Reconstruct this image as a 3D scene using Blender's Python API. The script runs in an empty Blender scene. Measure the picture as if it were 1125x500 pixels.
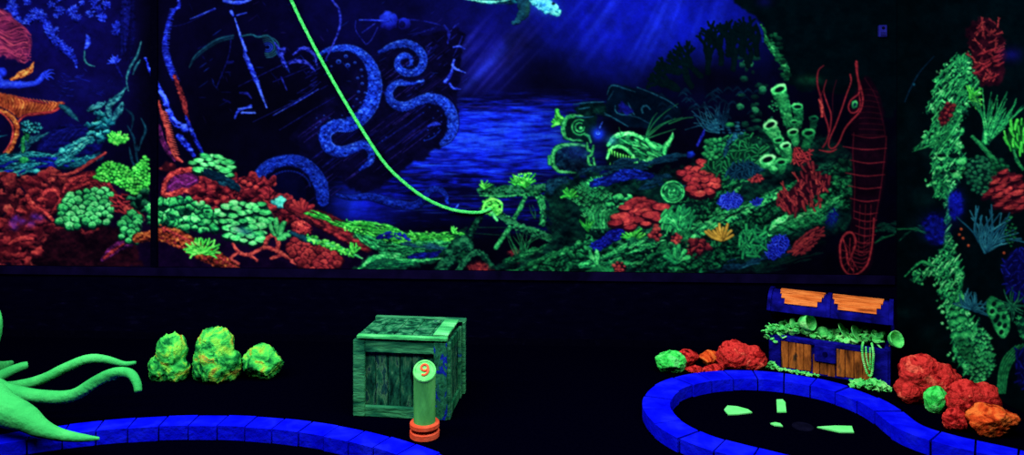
import bpy, bmesh, math, random
import numpy as np
from mathutils import Vector, Matrix, noise, Euler

PI = math.pi
SC = bpy.context.scene
COL = SC.collection

# ------------------------------------------------------------------ camera
F, HX, HY, EYE = 772.0, 562.5, 138.0, 1.6
cam_d = bpy.data.cameras.new('camera')
cam = bpy.data.objects.new('camera', cam_d); COL.objects.link(cam)
cam.location = (0, 0, EYE); cam.rotation_euler = (PI/2, 0, 0)
cam_d.sensor_width = 36; cam_d.lens = F/1125*36; cam_d.shift_y = -(250-HY)/1125
cam_d.clip_start = .05
SC.camera = cam
SC.view_settings.view_transform = 'Standard'; SC.view_settings.look = 'None'
SC.view_settings.gamma = 1; SC.view_settings.use_curve_mapping = False
SC.view_settings.exposure = 0.0
wd = bpy.data.worlds.new('world'); SC.world = wd; wd.use_nodes = True
wd.node_tree.nodes['Background'].inputs[0].default_value = (.02, .02, .1, 1)
wd.node_tree.nodes['Background'].inputs[1].default_value = .05

def area(name, loc, target, sx, sy, watts, color=(.96, .97, 1)):
    l = bpy.data.lights.new(name, 'AREA'); l.shape = 'RECTANGLE'; l.size = sx; l.size_y = sy
    l.energy = watts; l.color = color
    o = bpy.data.objects.new(name, l); COL.objects.link(o); o.location = loc
    o.rotation_euler = (Vector(target)-Vector(loc)).to_track_quat('-Z', 'Y').to_euler()
    return o
area('ceiling_tube_light', (-1.5, 1.8, 3.08), (-1.5, 5.1, .5), 7.4, .4, 235)
area('ceiling_tube_light', (-.9, 3.1, 3.12), (-.9, 3.8, 0), 7.6, .3, 215)
GAIN = 1.38          # a white wall under these lamps renders at about this value

rng = random.Random(7); nr = np.random.RandomState(11)

# ------------------------------------------------------------------ helpers
def lin(c):
    return tuple(((v/255)/12.92 if v/255 <= .04045 else ((v/255+.055)/1.055)**2.4) for v in c)
def empty(name, label, cat, loc=(0, 0, 0), rz=0, group=None):
    o = bpy.data.objects.new(name, None); COL.objects.link(o)
    o.location = loc; o.rotation_euler = (0, 0, rz); o['label'] = label; o['category'] = cat
    if group: o['group'] = group
    o.empty_display_size = .05
    return o
def tag(o, label, cat, group=None):
    o['label'] = label; o['category'] = cat
    if group: o['group'] = group
    return o
def obj(name, bm, mat, parent=None, smooth=False, label=None):
    me = bpy.data.meshes.new(name)
    bmesh.ops.recalc_face_normals(bm, faces=bm.faces); bm.to_mesh(me); bm.free()
    me.materials.append(mat)
    if smooth: me.polygons.foreach_set('use_smooth', [True]*len(me.polygons))
    o = bpy.data.objects.new(name, me); COL.objects.link(o); o.parent = parent
    if label: o['label'] = label
    return o
def box(bm, c, s, rot=None, bev=0):
    """c centre, s full size"""
    r = bmesh.ops.create_cube(bm, size=1)
    M = Matrix.Translation(c) @ (rot.to_matrix().to_4x4() if rot else Matrix()) @ Matrix.Diagonal((*s, 1))
    bmesh.ops.transform(bm, matrix=M, verts=r['verts'])
    if bev:
        es = list({e for v in r['verts'] for e in v.link_edges})
        bmesh.ops.bevel(bm, geom=es, offset=bev, segments=1, affect='EDGES')
def lathe(bm, prof, n=24, M=None, a0=0, a1=2*PI):
    """prof list of (r,z)"""
    full = abs(a1-a0-2*PI) < 1e-6
    rings = []
    for r, z in prof:
        ring = []
        for k in range(n if full else n+1):
            a = a0+(a1-a0)*k/n
            v = Vector((r*math.cos(a), r*math.sin(a), z))
            ring.append(bm.verts.new(M @ v if M else v))
        rings.append(ring)
    m = len(rings[0])
    for i in range(len(rings)-1):
        for k in range(m if full else m-1):
            a, b = rings[i][k], rings[i][(k+1) % m]; c, d = rings[i+1][(k+1) % m], rings[i+1][k]
            bm.faces.new((a, b, c, d))
    return rings
def catmull(P, step):
    P = [np.array(p, float) for p in P]
    if len(P) < 2: return np.array(P)
    Q = [2*P[0]-P[1]]+P+[2*P[-1]-P[-2]]; out = []; par = []
    for i in range(1, len(Q)-2):
        n = max(1, int(math.ceil(np.linalg.norm(Q[i+1][:2]-Q[i][:2])/step))) if len(P[0]) == 2 else max(1, int(math.ceil(np.linalg.norm(Q[i+1]-Q[i])/step)))
        for k in range(n):
            t = k/n
            out.append(.5*((2*Q[i])+(-Q[i-1]+Q[i+1])*t+(2*Q[i-1]-5*Q[i]+4*Q[i+1]-Q[i+2])*t*t+(-Q[i-1]+3*Q[i]-3*Q[i+1]+Q[i+2])*t**3))
            par.append(i-1+t)
    out.append(P[-1]); par.append(len(P)-1)
    return np.array(out), np.array(par)
def tube(bm, pts, radii, seg=12, step=.02, wob=0):
    C3, par = catmull(pts, step)
    R = np.interp(par, np.linspace(0, len(pts)-1, len(radii)), radii)
    prev = None; rings = []
    up = Vector((0, 0, 1))
    for i in range(len(C3)):
        t = Vector(C3[min(i+1, len(C3)-1)]-C3[max(i-1, 0)]).normalized()
        if prev is None:
            n = t.cross(up)
            if n.length < .1: n = t.cross(Vector((1, 0, 0)))
            n.normalize()
        else:
            n = (prev-t*prev.dot(t)).normalized()
        prev = n; b = t.cross(n)
        ring = []
        for k in range(seg):
            a = 2*PI*k/seg
            d = n*math.cos(a)+b*math.sin(a)
            rr = R[i]
            if wob: rr *= 1+wob*noise.noise(Vector(C3[i])*14+d*1.3)
            ring.append(bm.verts.new(Vector(C3[i])+d*rr))
        rings.append(ring)
    for i in range(len(rings)-1):
        for k in range(seg):
            bm.faces.new((rings[i][k], rings[i][(k+1) % seg], rings[i+1][(k+1) % seg], rings[i+1][k]))
    bm.faces.new(rings[0]); bm.faces.new(rings[-1][::-1])
def ray(px, py):
    return Vector(((px-HX)/F, 1, -(py-HY)/F))
def at(px, py, Y):                      # point seen at (px,py) standing at depth Y
    d = ray(px, py); return Vector((d.x*Y, Y, EYE+d.z*Y))
def onfloor(px, py, z=0):
    Y = F*(EYE-z)/(py-HY); return at(px, py, Y)

# ------------------------------------------------------------------ materials
def node_mat(name, rough=.9, spec=.0):
    m = bpy.data.materials.new(name); m.use_nodes = True
    nt = m.node_tree; b = nt.nodes['Principled BSDF']
    b.inputs['Roughness'].default_value = rough; b.inputs['Specular IOR Level'].default_value = spec
    return m, nt, b
def mottled(name, stops, scale=8, detail=6, rough=.9, spec=.0, bump=.0, distort=.4, stretch=(1, 1, 1), bscale=None, coords='Object'):
    """noise driven colour ramp; stops [(pos, rgb255)]"""
    m, nt, b = node_mat(name, rough, spec)
    tc = nt.nodes.new('ShaderNodeTexCoord'); mp = nt.nodes.new('ShaderNodeMapping')
    mp.inputs['Scale'].default_value = stretch
    nz = nt.nodes.new('ShaderNodeTexNoise'); nz.inputs['Scale'].default_value = scale
    nz.inputs['Detail'].default_value = detail; nz.inputs['Distortion'].default_value = distort
    cr = nt.nodes.new('ShaderNodeValToRGB')
    while len(cr.color_ramp.elements) < len(stops): cr.color_ramp.elements.new(.5)
    for e, (p, c) in zip(cr.color_ramp.elements, stops): e.position = p; e.color = (*[v/GAIN for v in lin(c)], 1)
    nt.links.new(tc.outputs[coords], mp.inputs[0]); nt.links.new(mp.outputs[0], nz.inputs['Vector'])
    nt.links.new(nz.outputs[0], cr.inputs[0]); nt.links.new(cr.outputs[0], b.inputs['Base Color'])
    if bump:
        bp = nt.nodes.new('ShaderNodeBump'); bp.inputs['Strength'].default_value = bump; bp.inputs['Distance'].default_value = .02
        n2 = nt.nodes.new('ShaderNodeTexNoise'); n2.inputs['Scale'].default_value = bscale or scale*3; n2.inputs['Detail'].default_value = 5
        nt.links.new(mp.outputs[0], n2.inputs['Vector']); nt.links.new(n2.outputs[0], bp.inputs['Height'])
        nt.links.new(bp.outputs[0], b.inputs['Normal'])
    return m
M_black = mottled('black_wall_paint', [(.3, (1, 1, 12)), (.6, (2, 2, 14)), (.8, (5, 4, 22))], 30, 8)
M_wain = mottled('dark_wainscot_paint', [(.35, (1, 1, 14)), (.62, (2, 2, 18)), (.74, (7, 6, 30)), (.8, (20, 16, 56))], 9, 12, stretch=(1, 1, 3))
M_rail = mottled('dark_violet_rail_paint', [(.3, (5, 3, 22)), (.7, (14, 8, 44))], 6, 6)
M_floor = mottled('black_carpet', [(.3, (0, 0, 8)), (.7, (1, 1, 11))], 60, 4)
M_ceil = mottled('black_ceiling_paint', [(.3, (2, 2, 8)), (.7, (3, 3, 12))], 20, 4)
M_curb = mottled('blue_paver_paint', [(.25, (2, 4, 215)), (.5, (8, 16, 245)), (.75, (22, 34, 255))], 9, 8, bump=.5)
M_grout = mottled('dark_grout', [(.3, (2, 2, 40)), (.7, (3, 3, 70))], 20, 4)
M_tent = mottled('fluorescent_green_skin', [(.25, (42, 165, 82)), (.5, (62, 200, 100)), (.75, (85, 225, 118))], 5, 5, bump=.35, bscale=40)
M_rope = mottled('green_rope_fibre', [(.3, (40, 190, 80)), (.6, (80, 235, 115)), (.8, (130, 250, 150))], 60, 3)
M_grock = mottled('green_speckled_rock', [(.30, (4, 40, 26)), (.40, (22, 130, 60)), (.50, (70, 225, 90)), (.58, (140, 240, 80)), (.66, (190, 150, 60)), (.70, (50, 190, 80)), (.78, (16, 100, 50))], 11, 7, bump=1.0, distort=1.2)
M_grock2 = mottled('bright_green_rock', [(.3, (15, 120, 50)), (.45, (60, 240, 90)), (.6, (110, 255, 130)), (.75, (70, 215, 110))], 12, 7, bump=1.0, distort=1.2)
M_rrock = mottled('red_rock_paint', [(.34, (70, 8, 14)), (.42, (170, 30, 30)), (.50, (235, 62, 56)), (.58, (190, 40, 38)), (.66, (255, 105, 80))], 13, 9, bump=1.0, distort=1.2)
M_orock = mottled('orange_rock_paint', [(.34, (140, 34, 14)), (.44, (235, 84, 34)), (.54, (255, 130, 55)), (.64, (215, 70, 35)), (.72, (255, 150, 70))], 10, 8, bump=1.0, distort=1.2)
M_wood = mottled('weathered_green_plank', [(.32, (6, 38, 30)), (.44, (17, 83, 56)), (.55, (38, 128, 80)), (.64, (76, 160, 110)), (.74, (20, 64, 76))], 7, 9, bump=.6, stretch=(3, 3, .6), distort=.6)
M_woodh = mottled('weathered_green_rail', [(.30, (12, 64, 49)), (.42, (28, 105, 71)), (.56, (60, 152, 97)), (.66, (40, 120, 89)), (.72, (16, 24, 161))], 6, 9, bump=.6, stretch=(.7, 3, 3), distort=.6)
M_woodb = mottled('blue_flecked_green_post', [(.34, (14, 70, 50)), (.46, (38, 120, 80)), (.55, (26, 90, 80)), (.58, (18, 40, 165)), (.66, (20, 44, 175)), (.70, (45, 130, 85))], 11, 7, bump=.6, stretch=(2, 2, 1))
M_woodd = mottled('dark_plank', [(.34, (5, 30, 26)), (.44, (16, 70, 56)), (.54, (30, 100, 70)), (.60, (70, 130, 90)), (.64, (20, 60, 70)), (.74, (24, 84, 60))], 13, 10, bump=.6, stretch=(2.2, 2.2, .7))
M_lidg = mottled('bright_green_lid_board', [(.3, (30, 125, 70)), (.5, (70, 200, 110)), (.7, (120, 240, 150))], 6, 7, bump=.5, stretch=(.8, 3, 3))
M_post = mottled('green_post_paint', [(.3, (50, 130, 70)), (.5, (85, 190, 95)), (.7, (120, 220, 120))], 6, 7, bump=.5, stretch=(1, 1, .3))
M_disc = mottled('pale_green_disc_paint', [(.3, (75, 200, 100)), (.6, (120, 240, 130))], 20, 4)
M_oring = mottled('orange_red_collar_paint', [(.3, (235, 70, 40)), (.6, (255, 105, 70))], 10, 4, bump=.3)
M_coal = mottled('dark_groove', [(.3, (70, 10, 10)), (.6, (100, 18, 14))], 10, 4)
M_cblue = mottled('navy_chest_paint', [(.3, (5, 5, 60)), (.55, (14, 14, 125)), (.75, (26, 28, 170))], 12, 6, bump=.6)
M_cwood = mottled('orange_brown_chest_plank', [(.3, (62, 34, 20)), (.44, (140, 76, 32)), (.58, (190, 108, 44)), (.70, (70, 52, 36))], 8, 9, bump=.6, stretch=(2.5, 2.5, .7))
M_lwood = mottled('bright_orange_lid_plank', [(.34, (150, 66, 24)), (.46, (225, 112, 46)), (.58, (245, 140, 66)), (.7, (190, 90, 40))], 8, 9, bump=.6, stretch=(.6, 4, 4))
M_gold = mottled('fluorescent_green_treasure', [(.3, (40, 170, 75)), (.5, (100, 250, 120)), (.7, (170, 255, 150))], 14, 6, bump=.7, bscale=60)
M_mark = mottled('bright_green_marker_paint', [(.3, (100, 250, 120)), (.7, (130, 255, 150))], 14, 4)
M_dev = mottled('dim_blue_plastic', [(.3, (22, 24, 105)), (.7, (34, 36, 135))], 14, 4)
M_cup = mottled('dark_cup_plastic', [(.3, (6, 6, 20)), (.7, (14, 14, 34))], 14, 4)
def paint_mat():
    m, nt, b = node_mat('mural_paint', .95, 0)
    a = nt.nodes.new('ShaderNodeVertexColor'); a.layer_name = 'Col'
    nt.links.new(a.outputs[0], b.inputs['Base Color']); return m
M_paint = paint_mat()

# ------------------------------------------------------------------ room
BW0, BW1 = Vector((-3.90, 5.35)), Vector((2.73, 4.99))          # back wall line through the photo's left edge and the corner
RW1 = Vector((2.85, 3.91))                                        # right wall runs from BW1 through this point
bdir = (BW1-BW0).normalized(); rdir = (RW1-BW1).normalized()
bn = Vector((bdir.y, -bdir.x)); rn = Vector((rdir.y, -rdir.x))   # both point into the room
def hit(px, py, P, d, n, off=0):
    r = ray(px, py); r2 = Vector((r.x, r.y)); Pn = P+n*off
    t = (Pn.dot(n))/(r2.dot(n)); return r*t+Vector((0, 0, EYE))
def slab(name, P, Q, n, z0, z1, th, mat, front=0, kind=True, parent=None):
    """vertical slab whose front face lies on the line P-Q (+front towards the room), th thick behind it"""
    bm = bmesh.new(); vs = []
    for z in (z0, z1):
        for p, o in ((P, front), (Q, front), (Q, front-th), (P, front-th)):
            w = p+n*o; vs.append(bm.verts.new((w.x, w.y, z)))
    for f in ((0, 1, 5, 4), (1, 2, 6, 5), (2, 3, 7, 6), (3, 0, 4, 7), (0, 3, 2, 1), (4, 5, 6, 7)): bm.faces.new([vs[i] for i in f])
    o = obj(name, bm, mat, parent)
    if kind: o['kind'] = 'structure'
    return o
CEIL = 3.2
LB = BW0-bdir*1.4
RF = BW1+rdir*7
slab('wall_back', LB, BW1+bdir*.3, bn, 0, CEIL, .15, M_wain)
slab('wall_right', BW1-rdir*.3, RF, rn, 0, CEIL, .15, M_black)
LF = Vector((LB.x, -2.0))
slab('wall_left', LF, LB, Vector((1, 0)), 0, CEIL, .15, M_black)
slab('wall_front', Vector((3.7, -2.0)), LF, Vector((0, 1)), 0, CEIL, .15, M_black)
def plate(name, z0, z1, mat):
    bm = bmesh.new(); pts = [(LB.x, -2.0), (3.6, -2.0), (2.9, 5.2), (LB.x, 5.6)]
    pts = [(LB.x-.1, -2.1), (3.8, -2.1), (3.0, 5.3), (LB.x-.1, 5.7)]
    a = [bm.verts.new((x, y, z0)) for x, y in pts]; b = [bm.verts.new((x, y, z1)) for x, y in pts]
    bm.faces.new(a); bm.faces.new(b)
    for i in range(4): bm.faces.new((a[i], a[(i+1) % 4], b[(i+1) % 4], b[i]))
    o = obj(name, bm, mat); o['kind'] = 'structure'; return o
plate('floor', -.1, 0, M_floor); plate('ceiling', CEIL, CEIL+.1, M_ceil)
# rail under the mural, ledge at the foot of the wall, batten where the two mural panels meet
slab('trim_1', LB, BW1-bdir*.02, bn, .475, .535, .02, M_rail, front=.02)
slab('baseboard_back', LB, BW1-bdir*.02, bn, 0, .05, .015, M_black, front=.015)
ZT = .54
def wallpt(px):                 # point of the back wall line seen in column px
    r = ray(px, HY); r2 = Vector((r.x, r.y)); t = BW0.dot(bn)/r2.dot(bn); return r2*t
slab('trim_2', wallpt(167), wallpt(174), bn, ZT, CEIL, .02, M_black, front=.02)

# ------------------------------------------------------------------ mural painter
# The murals are flat paintings on the walls: strokes are laid on a dense grid of the wall surface and kept as its paint colours.
S = 1.5; CX0, CY0, CX1, CY1 = -70, -60, 1160, 462
CW, CH = int((CX1-CX0)*S), int((CY1-CY0)*S)
C = np.zeros((CH, CW, 3), np.float32); ID = np.zeros((CH, CW), np.int16)
C[:] = (.008, .008, .055)
TAB = nr.rand(256, 256).astype(np.float32)
def vn(u, v):
    u = np.asarray(u, np.float32); v = np.asarray(v, np.float32)
    iu = np.floor(u).astype(int); iv = np.floor(v).astype(int); fu = u-iu; fv = v-iv
    fu = fu*fu*(3-2*fu); fv = fv*fv*(3-2*fv)
    a = TAB[iv & 255, iu & 255]; b = TAB[iv & 255, (iu+1) & 255]; c = TAB[(iv+1) & 255, iu & 255]; d = TAB[(iv+1) & 255, (iu+1) & 255]
    return (a*(1-fu)+b*fu)*(1-fv)+(c*(1-fu)+d*fu)*fv
def fb(u, v, o=3):
    s = 0; w = 1; t = 0
    for k in range(o): s = s+w*vn(u*2**k+17*k, v*2**k+9*k); t += w; w *= .55
    return s/t
def win(x0, y0, x1, y1):
    i0 = max(0, int((x0-CX0)*S)); i1 = min(CW, int((x1-CX0)*S)+2); j0 = max(0, int((y0-CY0)*S)); j1 = min(CH, int((y1-CY0)*S)+2)
    if i1 <= i0 or j1 <= j0: return None
    xs = (np.arange(i0, i1)/S+CX0).astype(np.float32); ys = (np.arange(j0, j1)/S+CY0).astype(np.float32)
    X, Y = np.meshgrid(xs, ys); return (slice(j0, j1), slice(i0, i1)), X, Y
def rgb(c): return np.array(c, np.float32)/255
PAL = dict(
    green=[(0, 10, 14), (6, 62, 46), (30, 155, 80), (80, 232, 120), (150, 255, 165)],
    gdim=[(0, 10, 12), (5, 45, 32), (16, 100, 55), (38, 150, 78), (80, 200, 110)],
    gdark=[(0, 6, 12), (3, 26, 26), (8, 58, 42), (20, 95, 62), (40, 130, 80)],
    lime=[(0, 18, 14), (12, 95, 35), (50, 190, 60), (105, 250, 95), (170, 255, 120)],
    teal=[(0, 8, 22), (5, 50, 75), (20, 110, 125), (60, 185, 175), (120, 235, 205)],
    tdim=[(0, 6, 20), (4, 28, 48), (14, 62, 84), (30, 100, 115), (60, 150, 150)],
    red=[(12, 2, 14), (72, 14, 28), (150, 40, 48), (212, 76, 68), (245, 122, 98)],
    rdim=[(10, 2, 14), (50, 11, 24), (104, 28, 38), (152, 50, 50), (200, 84, 72)],
    orange=[(20, 6, 14), (95, 30, 22), (165, 70, 40), (210, 125, 60), (240, 190, 95)],
    plum=[(8, 2, 26), (40, 10, 50), (85, 24, 75), (130, 40, 130), (150, 70, 210)],
    blue=[(2, 2, 26), (8, 8, 85), (16, 28, 160), (34, 62, 235), (80, 120, 255)],
    bdim=[(2, 2, 20), (5, 5, 50), (10, 14, 96), (20, 30, 145), (50, 64, 200)],
    octo=[(2, 2, 24), (5, 12, 78), (12, 34, 150), (28, 74, 222), (90, 150, 255)],
    wreck=[(2, 2, 18), (6, 5, 40), (16, 12, 76), (32, 26, 122), (52, 48, 170)],
    hair=[(20, 4, 34), (78, 20, 62), (138, 42, 84), (190, 70, 98), (232, 112, 125)],
    yellow=[(20, 14, 4), (80, 60, 20), (150, 115, 40), (200, 160, 60), (230, 200, 90)])
PALA = {k: np.array(v, np.float32)/255 for k, v in PAL.items()}
def ramp(pal, v):
    P = PALA[pal]; n = len(P)-1; v = np.clip(v, 0, 1)*n; i = np.minimum(v.astype(int), n-1); f = (v-i)[..., None]
    return P[i]*(1-f)+P[i+1]*f
CUR = [0]; PARTS = [('painted_water', 'deep blue painted water behind the reef')]
def part(name, label=None):
    PARTS.append((name, label)); CUR[0] = len(PARTS)-1
def resume(i): CUR[0] = i
def lay(sl, col, al, mark=.45):
    C[sl] = C[sl]*(1-al[..., None])+col*al[..., None]
    if mark is not None: ID[sl][al > mark] = CUR[0]
def emb(X, Y, f=.24, d=1.8, ox=0):
    return fb(X*f+ox, Y*f, 3)-fb(X*f+ox, (Y+d)*f, 3)
def stroke(pts, r, pal='green', a=1, b=1., tex=.25, tf=.35, sf=2.5, lit=.35, soft=.8, rim=0, base=.25, mark=.45, sharp=1):
    P = [tuple(map(float, p)) for p in pts]; R0 = r if isinstance(r, (list, tuple)) else [r]
    Q, par = catmull(P, 4.0); R = np.interp(par, np.linspace(0, len(P)-1, len(R0)), R0)
    m = R.max()+2
    w = win(Q[:, 0].min()-m, Q[:, 1].min()-m, Q[:, 0].max()+m, Q[:, 1].max()+m)
    if w is None: return
    sl, X, Y = w
    best = np.full(X.shape, 1e9, np.float32); SS = np.zeros_like(X); TT = np.zeros_like(X); RR = np.ones_like(X); NY = np.zeros_like(X); acc = 0
    ends = np.zeros_like(X)
    for i in range(len(Q)-1):
        ax, ay = Q[i]; dx, dy = Q[i+1]-Q[i]; L = math.hypot(dx, dy)+1e-6
        lo = max(R[i], R[i+1])+2
        w2 = win(min(ax, ax+dx)-lo, min(ay, ay+dy)-lo, max(ax, ax+dx)+lo, max(ay, ay+dy)+lo)
        if w2 is None: acc += L; continue
        s2 = w2[0]; js = slice(s2[0].start-sl[0].start, s2[0].stop-sl[0].start); is_ = slice(s2[1].start-sl[1].start, s2[1].stop-sl[1].start)
        x, y = w2[1], w2[2]
        t = np.clip(((x-ax)*dx+(y-ay)*dy)/(L*L), 0, 1); ex = x-ax-t*dx; ey = y-ay-t*dy
        d = np.hypot(ex, ey); rad = R[i]+(R[i+1]-R[i])*t; q = d-rad
        bb = best[js, is_]; up = q < bb
        bb[up] = q[up]; RR[js, is_][up] = rad[up]; TT[js, is_][up] = (acc+t*L)[up]
        sg = np.sign(dx*ey-dy*ex); SS[js, is_][up] = (sg*d/np.maximum(rad, .3))[up]
        NY[js, is_][up] = (ey/np.maximum(rad, .3))[up]
        acc += L
    if tex and R.max() > 1.3: best = best+(vn(X*.45+7, Y*.45+3)-.5)*min(2.2, R.max()*.55)*(1 if tex > .12 else .4)
    al = np.clip(.5-best/soft, 0, 1)*a
    q = np.clip(np.abs(SS), 0, 1)
    v = base+(1-base)*np.sqrt(np.clip(1-q*q, 0, 1))*.75-lit*NY*.6+rim*q**3
    if tex: v = v+tex*2*(fb(TT*tf+ax, SS*sf+ay, 2)-.5)+tex*3.2*emb(X, Y)
    lay(sl, ramp(pal, v*b), al, mark)
def lobe(x, y, rx, ry, ang=0, pal='green', a=1, b=1., lit=.45, tex=.2, rim=0, base=.15, mark=.45, soft=1.0, tf=.4):
    m = max(rx, ry)+1.5; w = win(x-m, y-m, x+m, y+m)
    if w is None: return
    sl, X, Y = w; c, s = math.cos(ang), math.sin(ang)
    u = ((X-x)*c+(Y-y)*s)/rx; v_ = (-(X-x)*s+(Y-y)*c)/ry; q = np.hypot(u, v_)
    if tex and max(rx, ry) > 2.5: q = q*(1+(vn(X*2.6/max(rx, ry)+x, Y*2.6/max(rx, ry)+y)-.5)*.28)
    al = np.clip((1-q)*min(rx, ry)/soft+.3, 0, 1)*a
    v = base+(1-base)*np.sqrt(np.clip(1-q*q, 0, 1))*.8-lit*(Y-y)/max(rx, ry)*.8+rim*np.clip(q, 0, 1)**4
    if tex: v = v+tex*2.0*(fb(X*tf, Y*tf, 2)-.5)+tex*2.5*emb(X, Y)
    lay(sl, ramp(pal, v*b), al, mark)
def pmask(poly, X, Y):
    ins = np.zeros(X.shape, bool); n = len(poly)
    for i in range(n):
        x0, y0 = poly[i]; x1, y1 = poly[(i+1) % n]
        if y0 == y1: continue
        c = ((y0 > Y) != (y1 > Y)) & (X < (x1-x0)*(Y-y0)/(y1-y0)+x0); ins ^= c
    return ins
def blur(a, n):
    for _ in range(n):
        a = (np.pad(a, ((1, 1), (0, 0)), 'edge')[:-2]+a*2+np.pad(a, ((1, 1), (0, 0)), 'edge')[2:])/4
        a = (np.pad(a, ((0, 0), (1, 1)), 'edge')[:, :-2]+a*2+np.pad(a, ((0, 0), (1, 1)), 'edge')[:, 2:])/4
    return a
def poly(pts, pal='green', v=.3, a=1, rough=2.0, tex=.3, tf=(.1, .1), sm=2, curve=True, mark=.45, grad=0):
    if curve: pts = [tuple(p) for p in catmull(list(pts)+[pts[0]], 6)[0]]
    xs = [p[0] for p in pts]; ys = [p[1] for p in pts]
    w = win(min(xs)-8, min(ys)-8, max(xs)+8, max(ys)+8)
    if w is None: return
    sl, X, Y = w
    n1 = (fb(X*.18, Y*.18, 2)-.5)*rough*4; n2 = (fb(X*.18+50, Y*.18+31, 2)-.5)*rough*4
    al = blur(pmask(pts, X+n1, Y+n2).astype(np.float32), sm)*a
    vv = v+tex*2*(fb(X*tf[0], Y*tf[1], 3)-.5)+grad*((Y-min(ys))/(max(ys)-min(ys)+1)-.5)+tex*1.6*emb(X, Y, .2, 2.5)
    lay(sl, ramp(pal, vv), al, mark)
def spread(pts, n):
    pts = [tuple(p) for p in catmull(list(pts)+[pts[0]], 6)[0]]
    xs = [p[0] for p in pts]; ys = [p[1] for p in pts]; out = []
    cand = nr.rand(n*12+60, 2)*[max(xs)-min(xs), max(ys)-min(ys)]+[min(xs), min(ys)]
    cand = cand[pmask(pts, cand[:, 0], cand[:, 1])]
    if len(cand) == 0: return []
    out = [cand[0]]; D = np.hypot(*(cand-cand[0]).T)
    for _ in range(min(n, len(cand))-1):
        k = int(D.argmax()); out.append(cand[k]); D = np.minimum(D, np.hypot(*(cand-cand[k]).T))
    return sorted([tuple(o) for o in out], key=lambda p: p[1])
def vor(pts, n, size, pal, b=1., asp=.75, ang=0, warp=.5, cup=False, jb=.25, tex=.3, edge=.5, lit=.55):
    sd = np.array(spread(pts, n), np.float32)
    if len(sd) < 2: return
    m = size*1.6; w = win(sd[:, 0].min()-m, sd[:, 1].min()-m, sd[:, 0].max()+m, sd[:, 1].max()+m)
    if w is None: return
    sl, X, Y = w; f = 1.1/size
    XW = X+(fb(X*f+3, Y*f, 2)-.5)*size*warp*2; YW = Y+(fb(X*f+60, Y*f+9, 2)-.5)*size*warp*2
    d1 = np.full(X.shape, 1e3, np.float32); d2 = d1.copy(); ly = np.zeros_like(X); br = np.ones_like(X)
    c, s = math.cos(ang), math.sin(ang)
    for x, y in sd:
        k = rng.uniform(.72, 1.35); u = ((XW-x)*c+(YW-y)*s)/k; v_ = (-(XW-x)*s+(YW-y)*c)/(asp*k); d = np.hypot(u, v_)/size
        up = d < d1; d2 = np.where(up, d1, np.minimum(d2, d)); d1 = np.where(up, d, d1)
        ly = np.where(up, v_/size, ly); br = np.where(up, rng.uniform(1-jb, 1+jb*.6), br)
    al = np.clip((1.12-d1)*size*.8, 0, 1); cre = np.clip((d2-d1)/edge, 0, 1)**.6
    v = cre*(.46-ly*lit)*(1.05-.35*d1)+.04
    if cup: v = v-.22*np.exp(-((d1*2.6)**2)-0)+.30*np.exp(-((d1-.62)/.2)**2)*(ly < .25)*cre
    v = v+tex*1.5*(fb(X*.4, Y*.4, 2)-.5)*cre+tex*2.2*emb(X, Y, .26, 1.8)
    lay(sl, ramp(pal, v*b*br*1.25), al)
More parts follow.
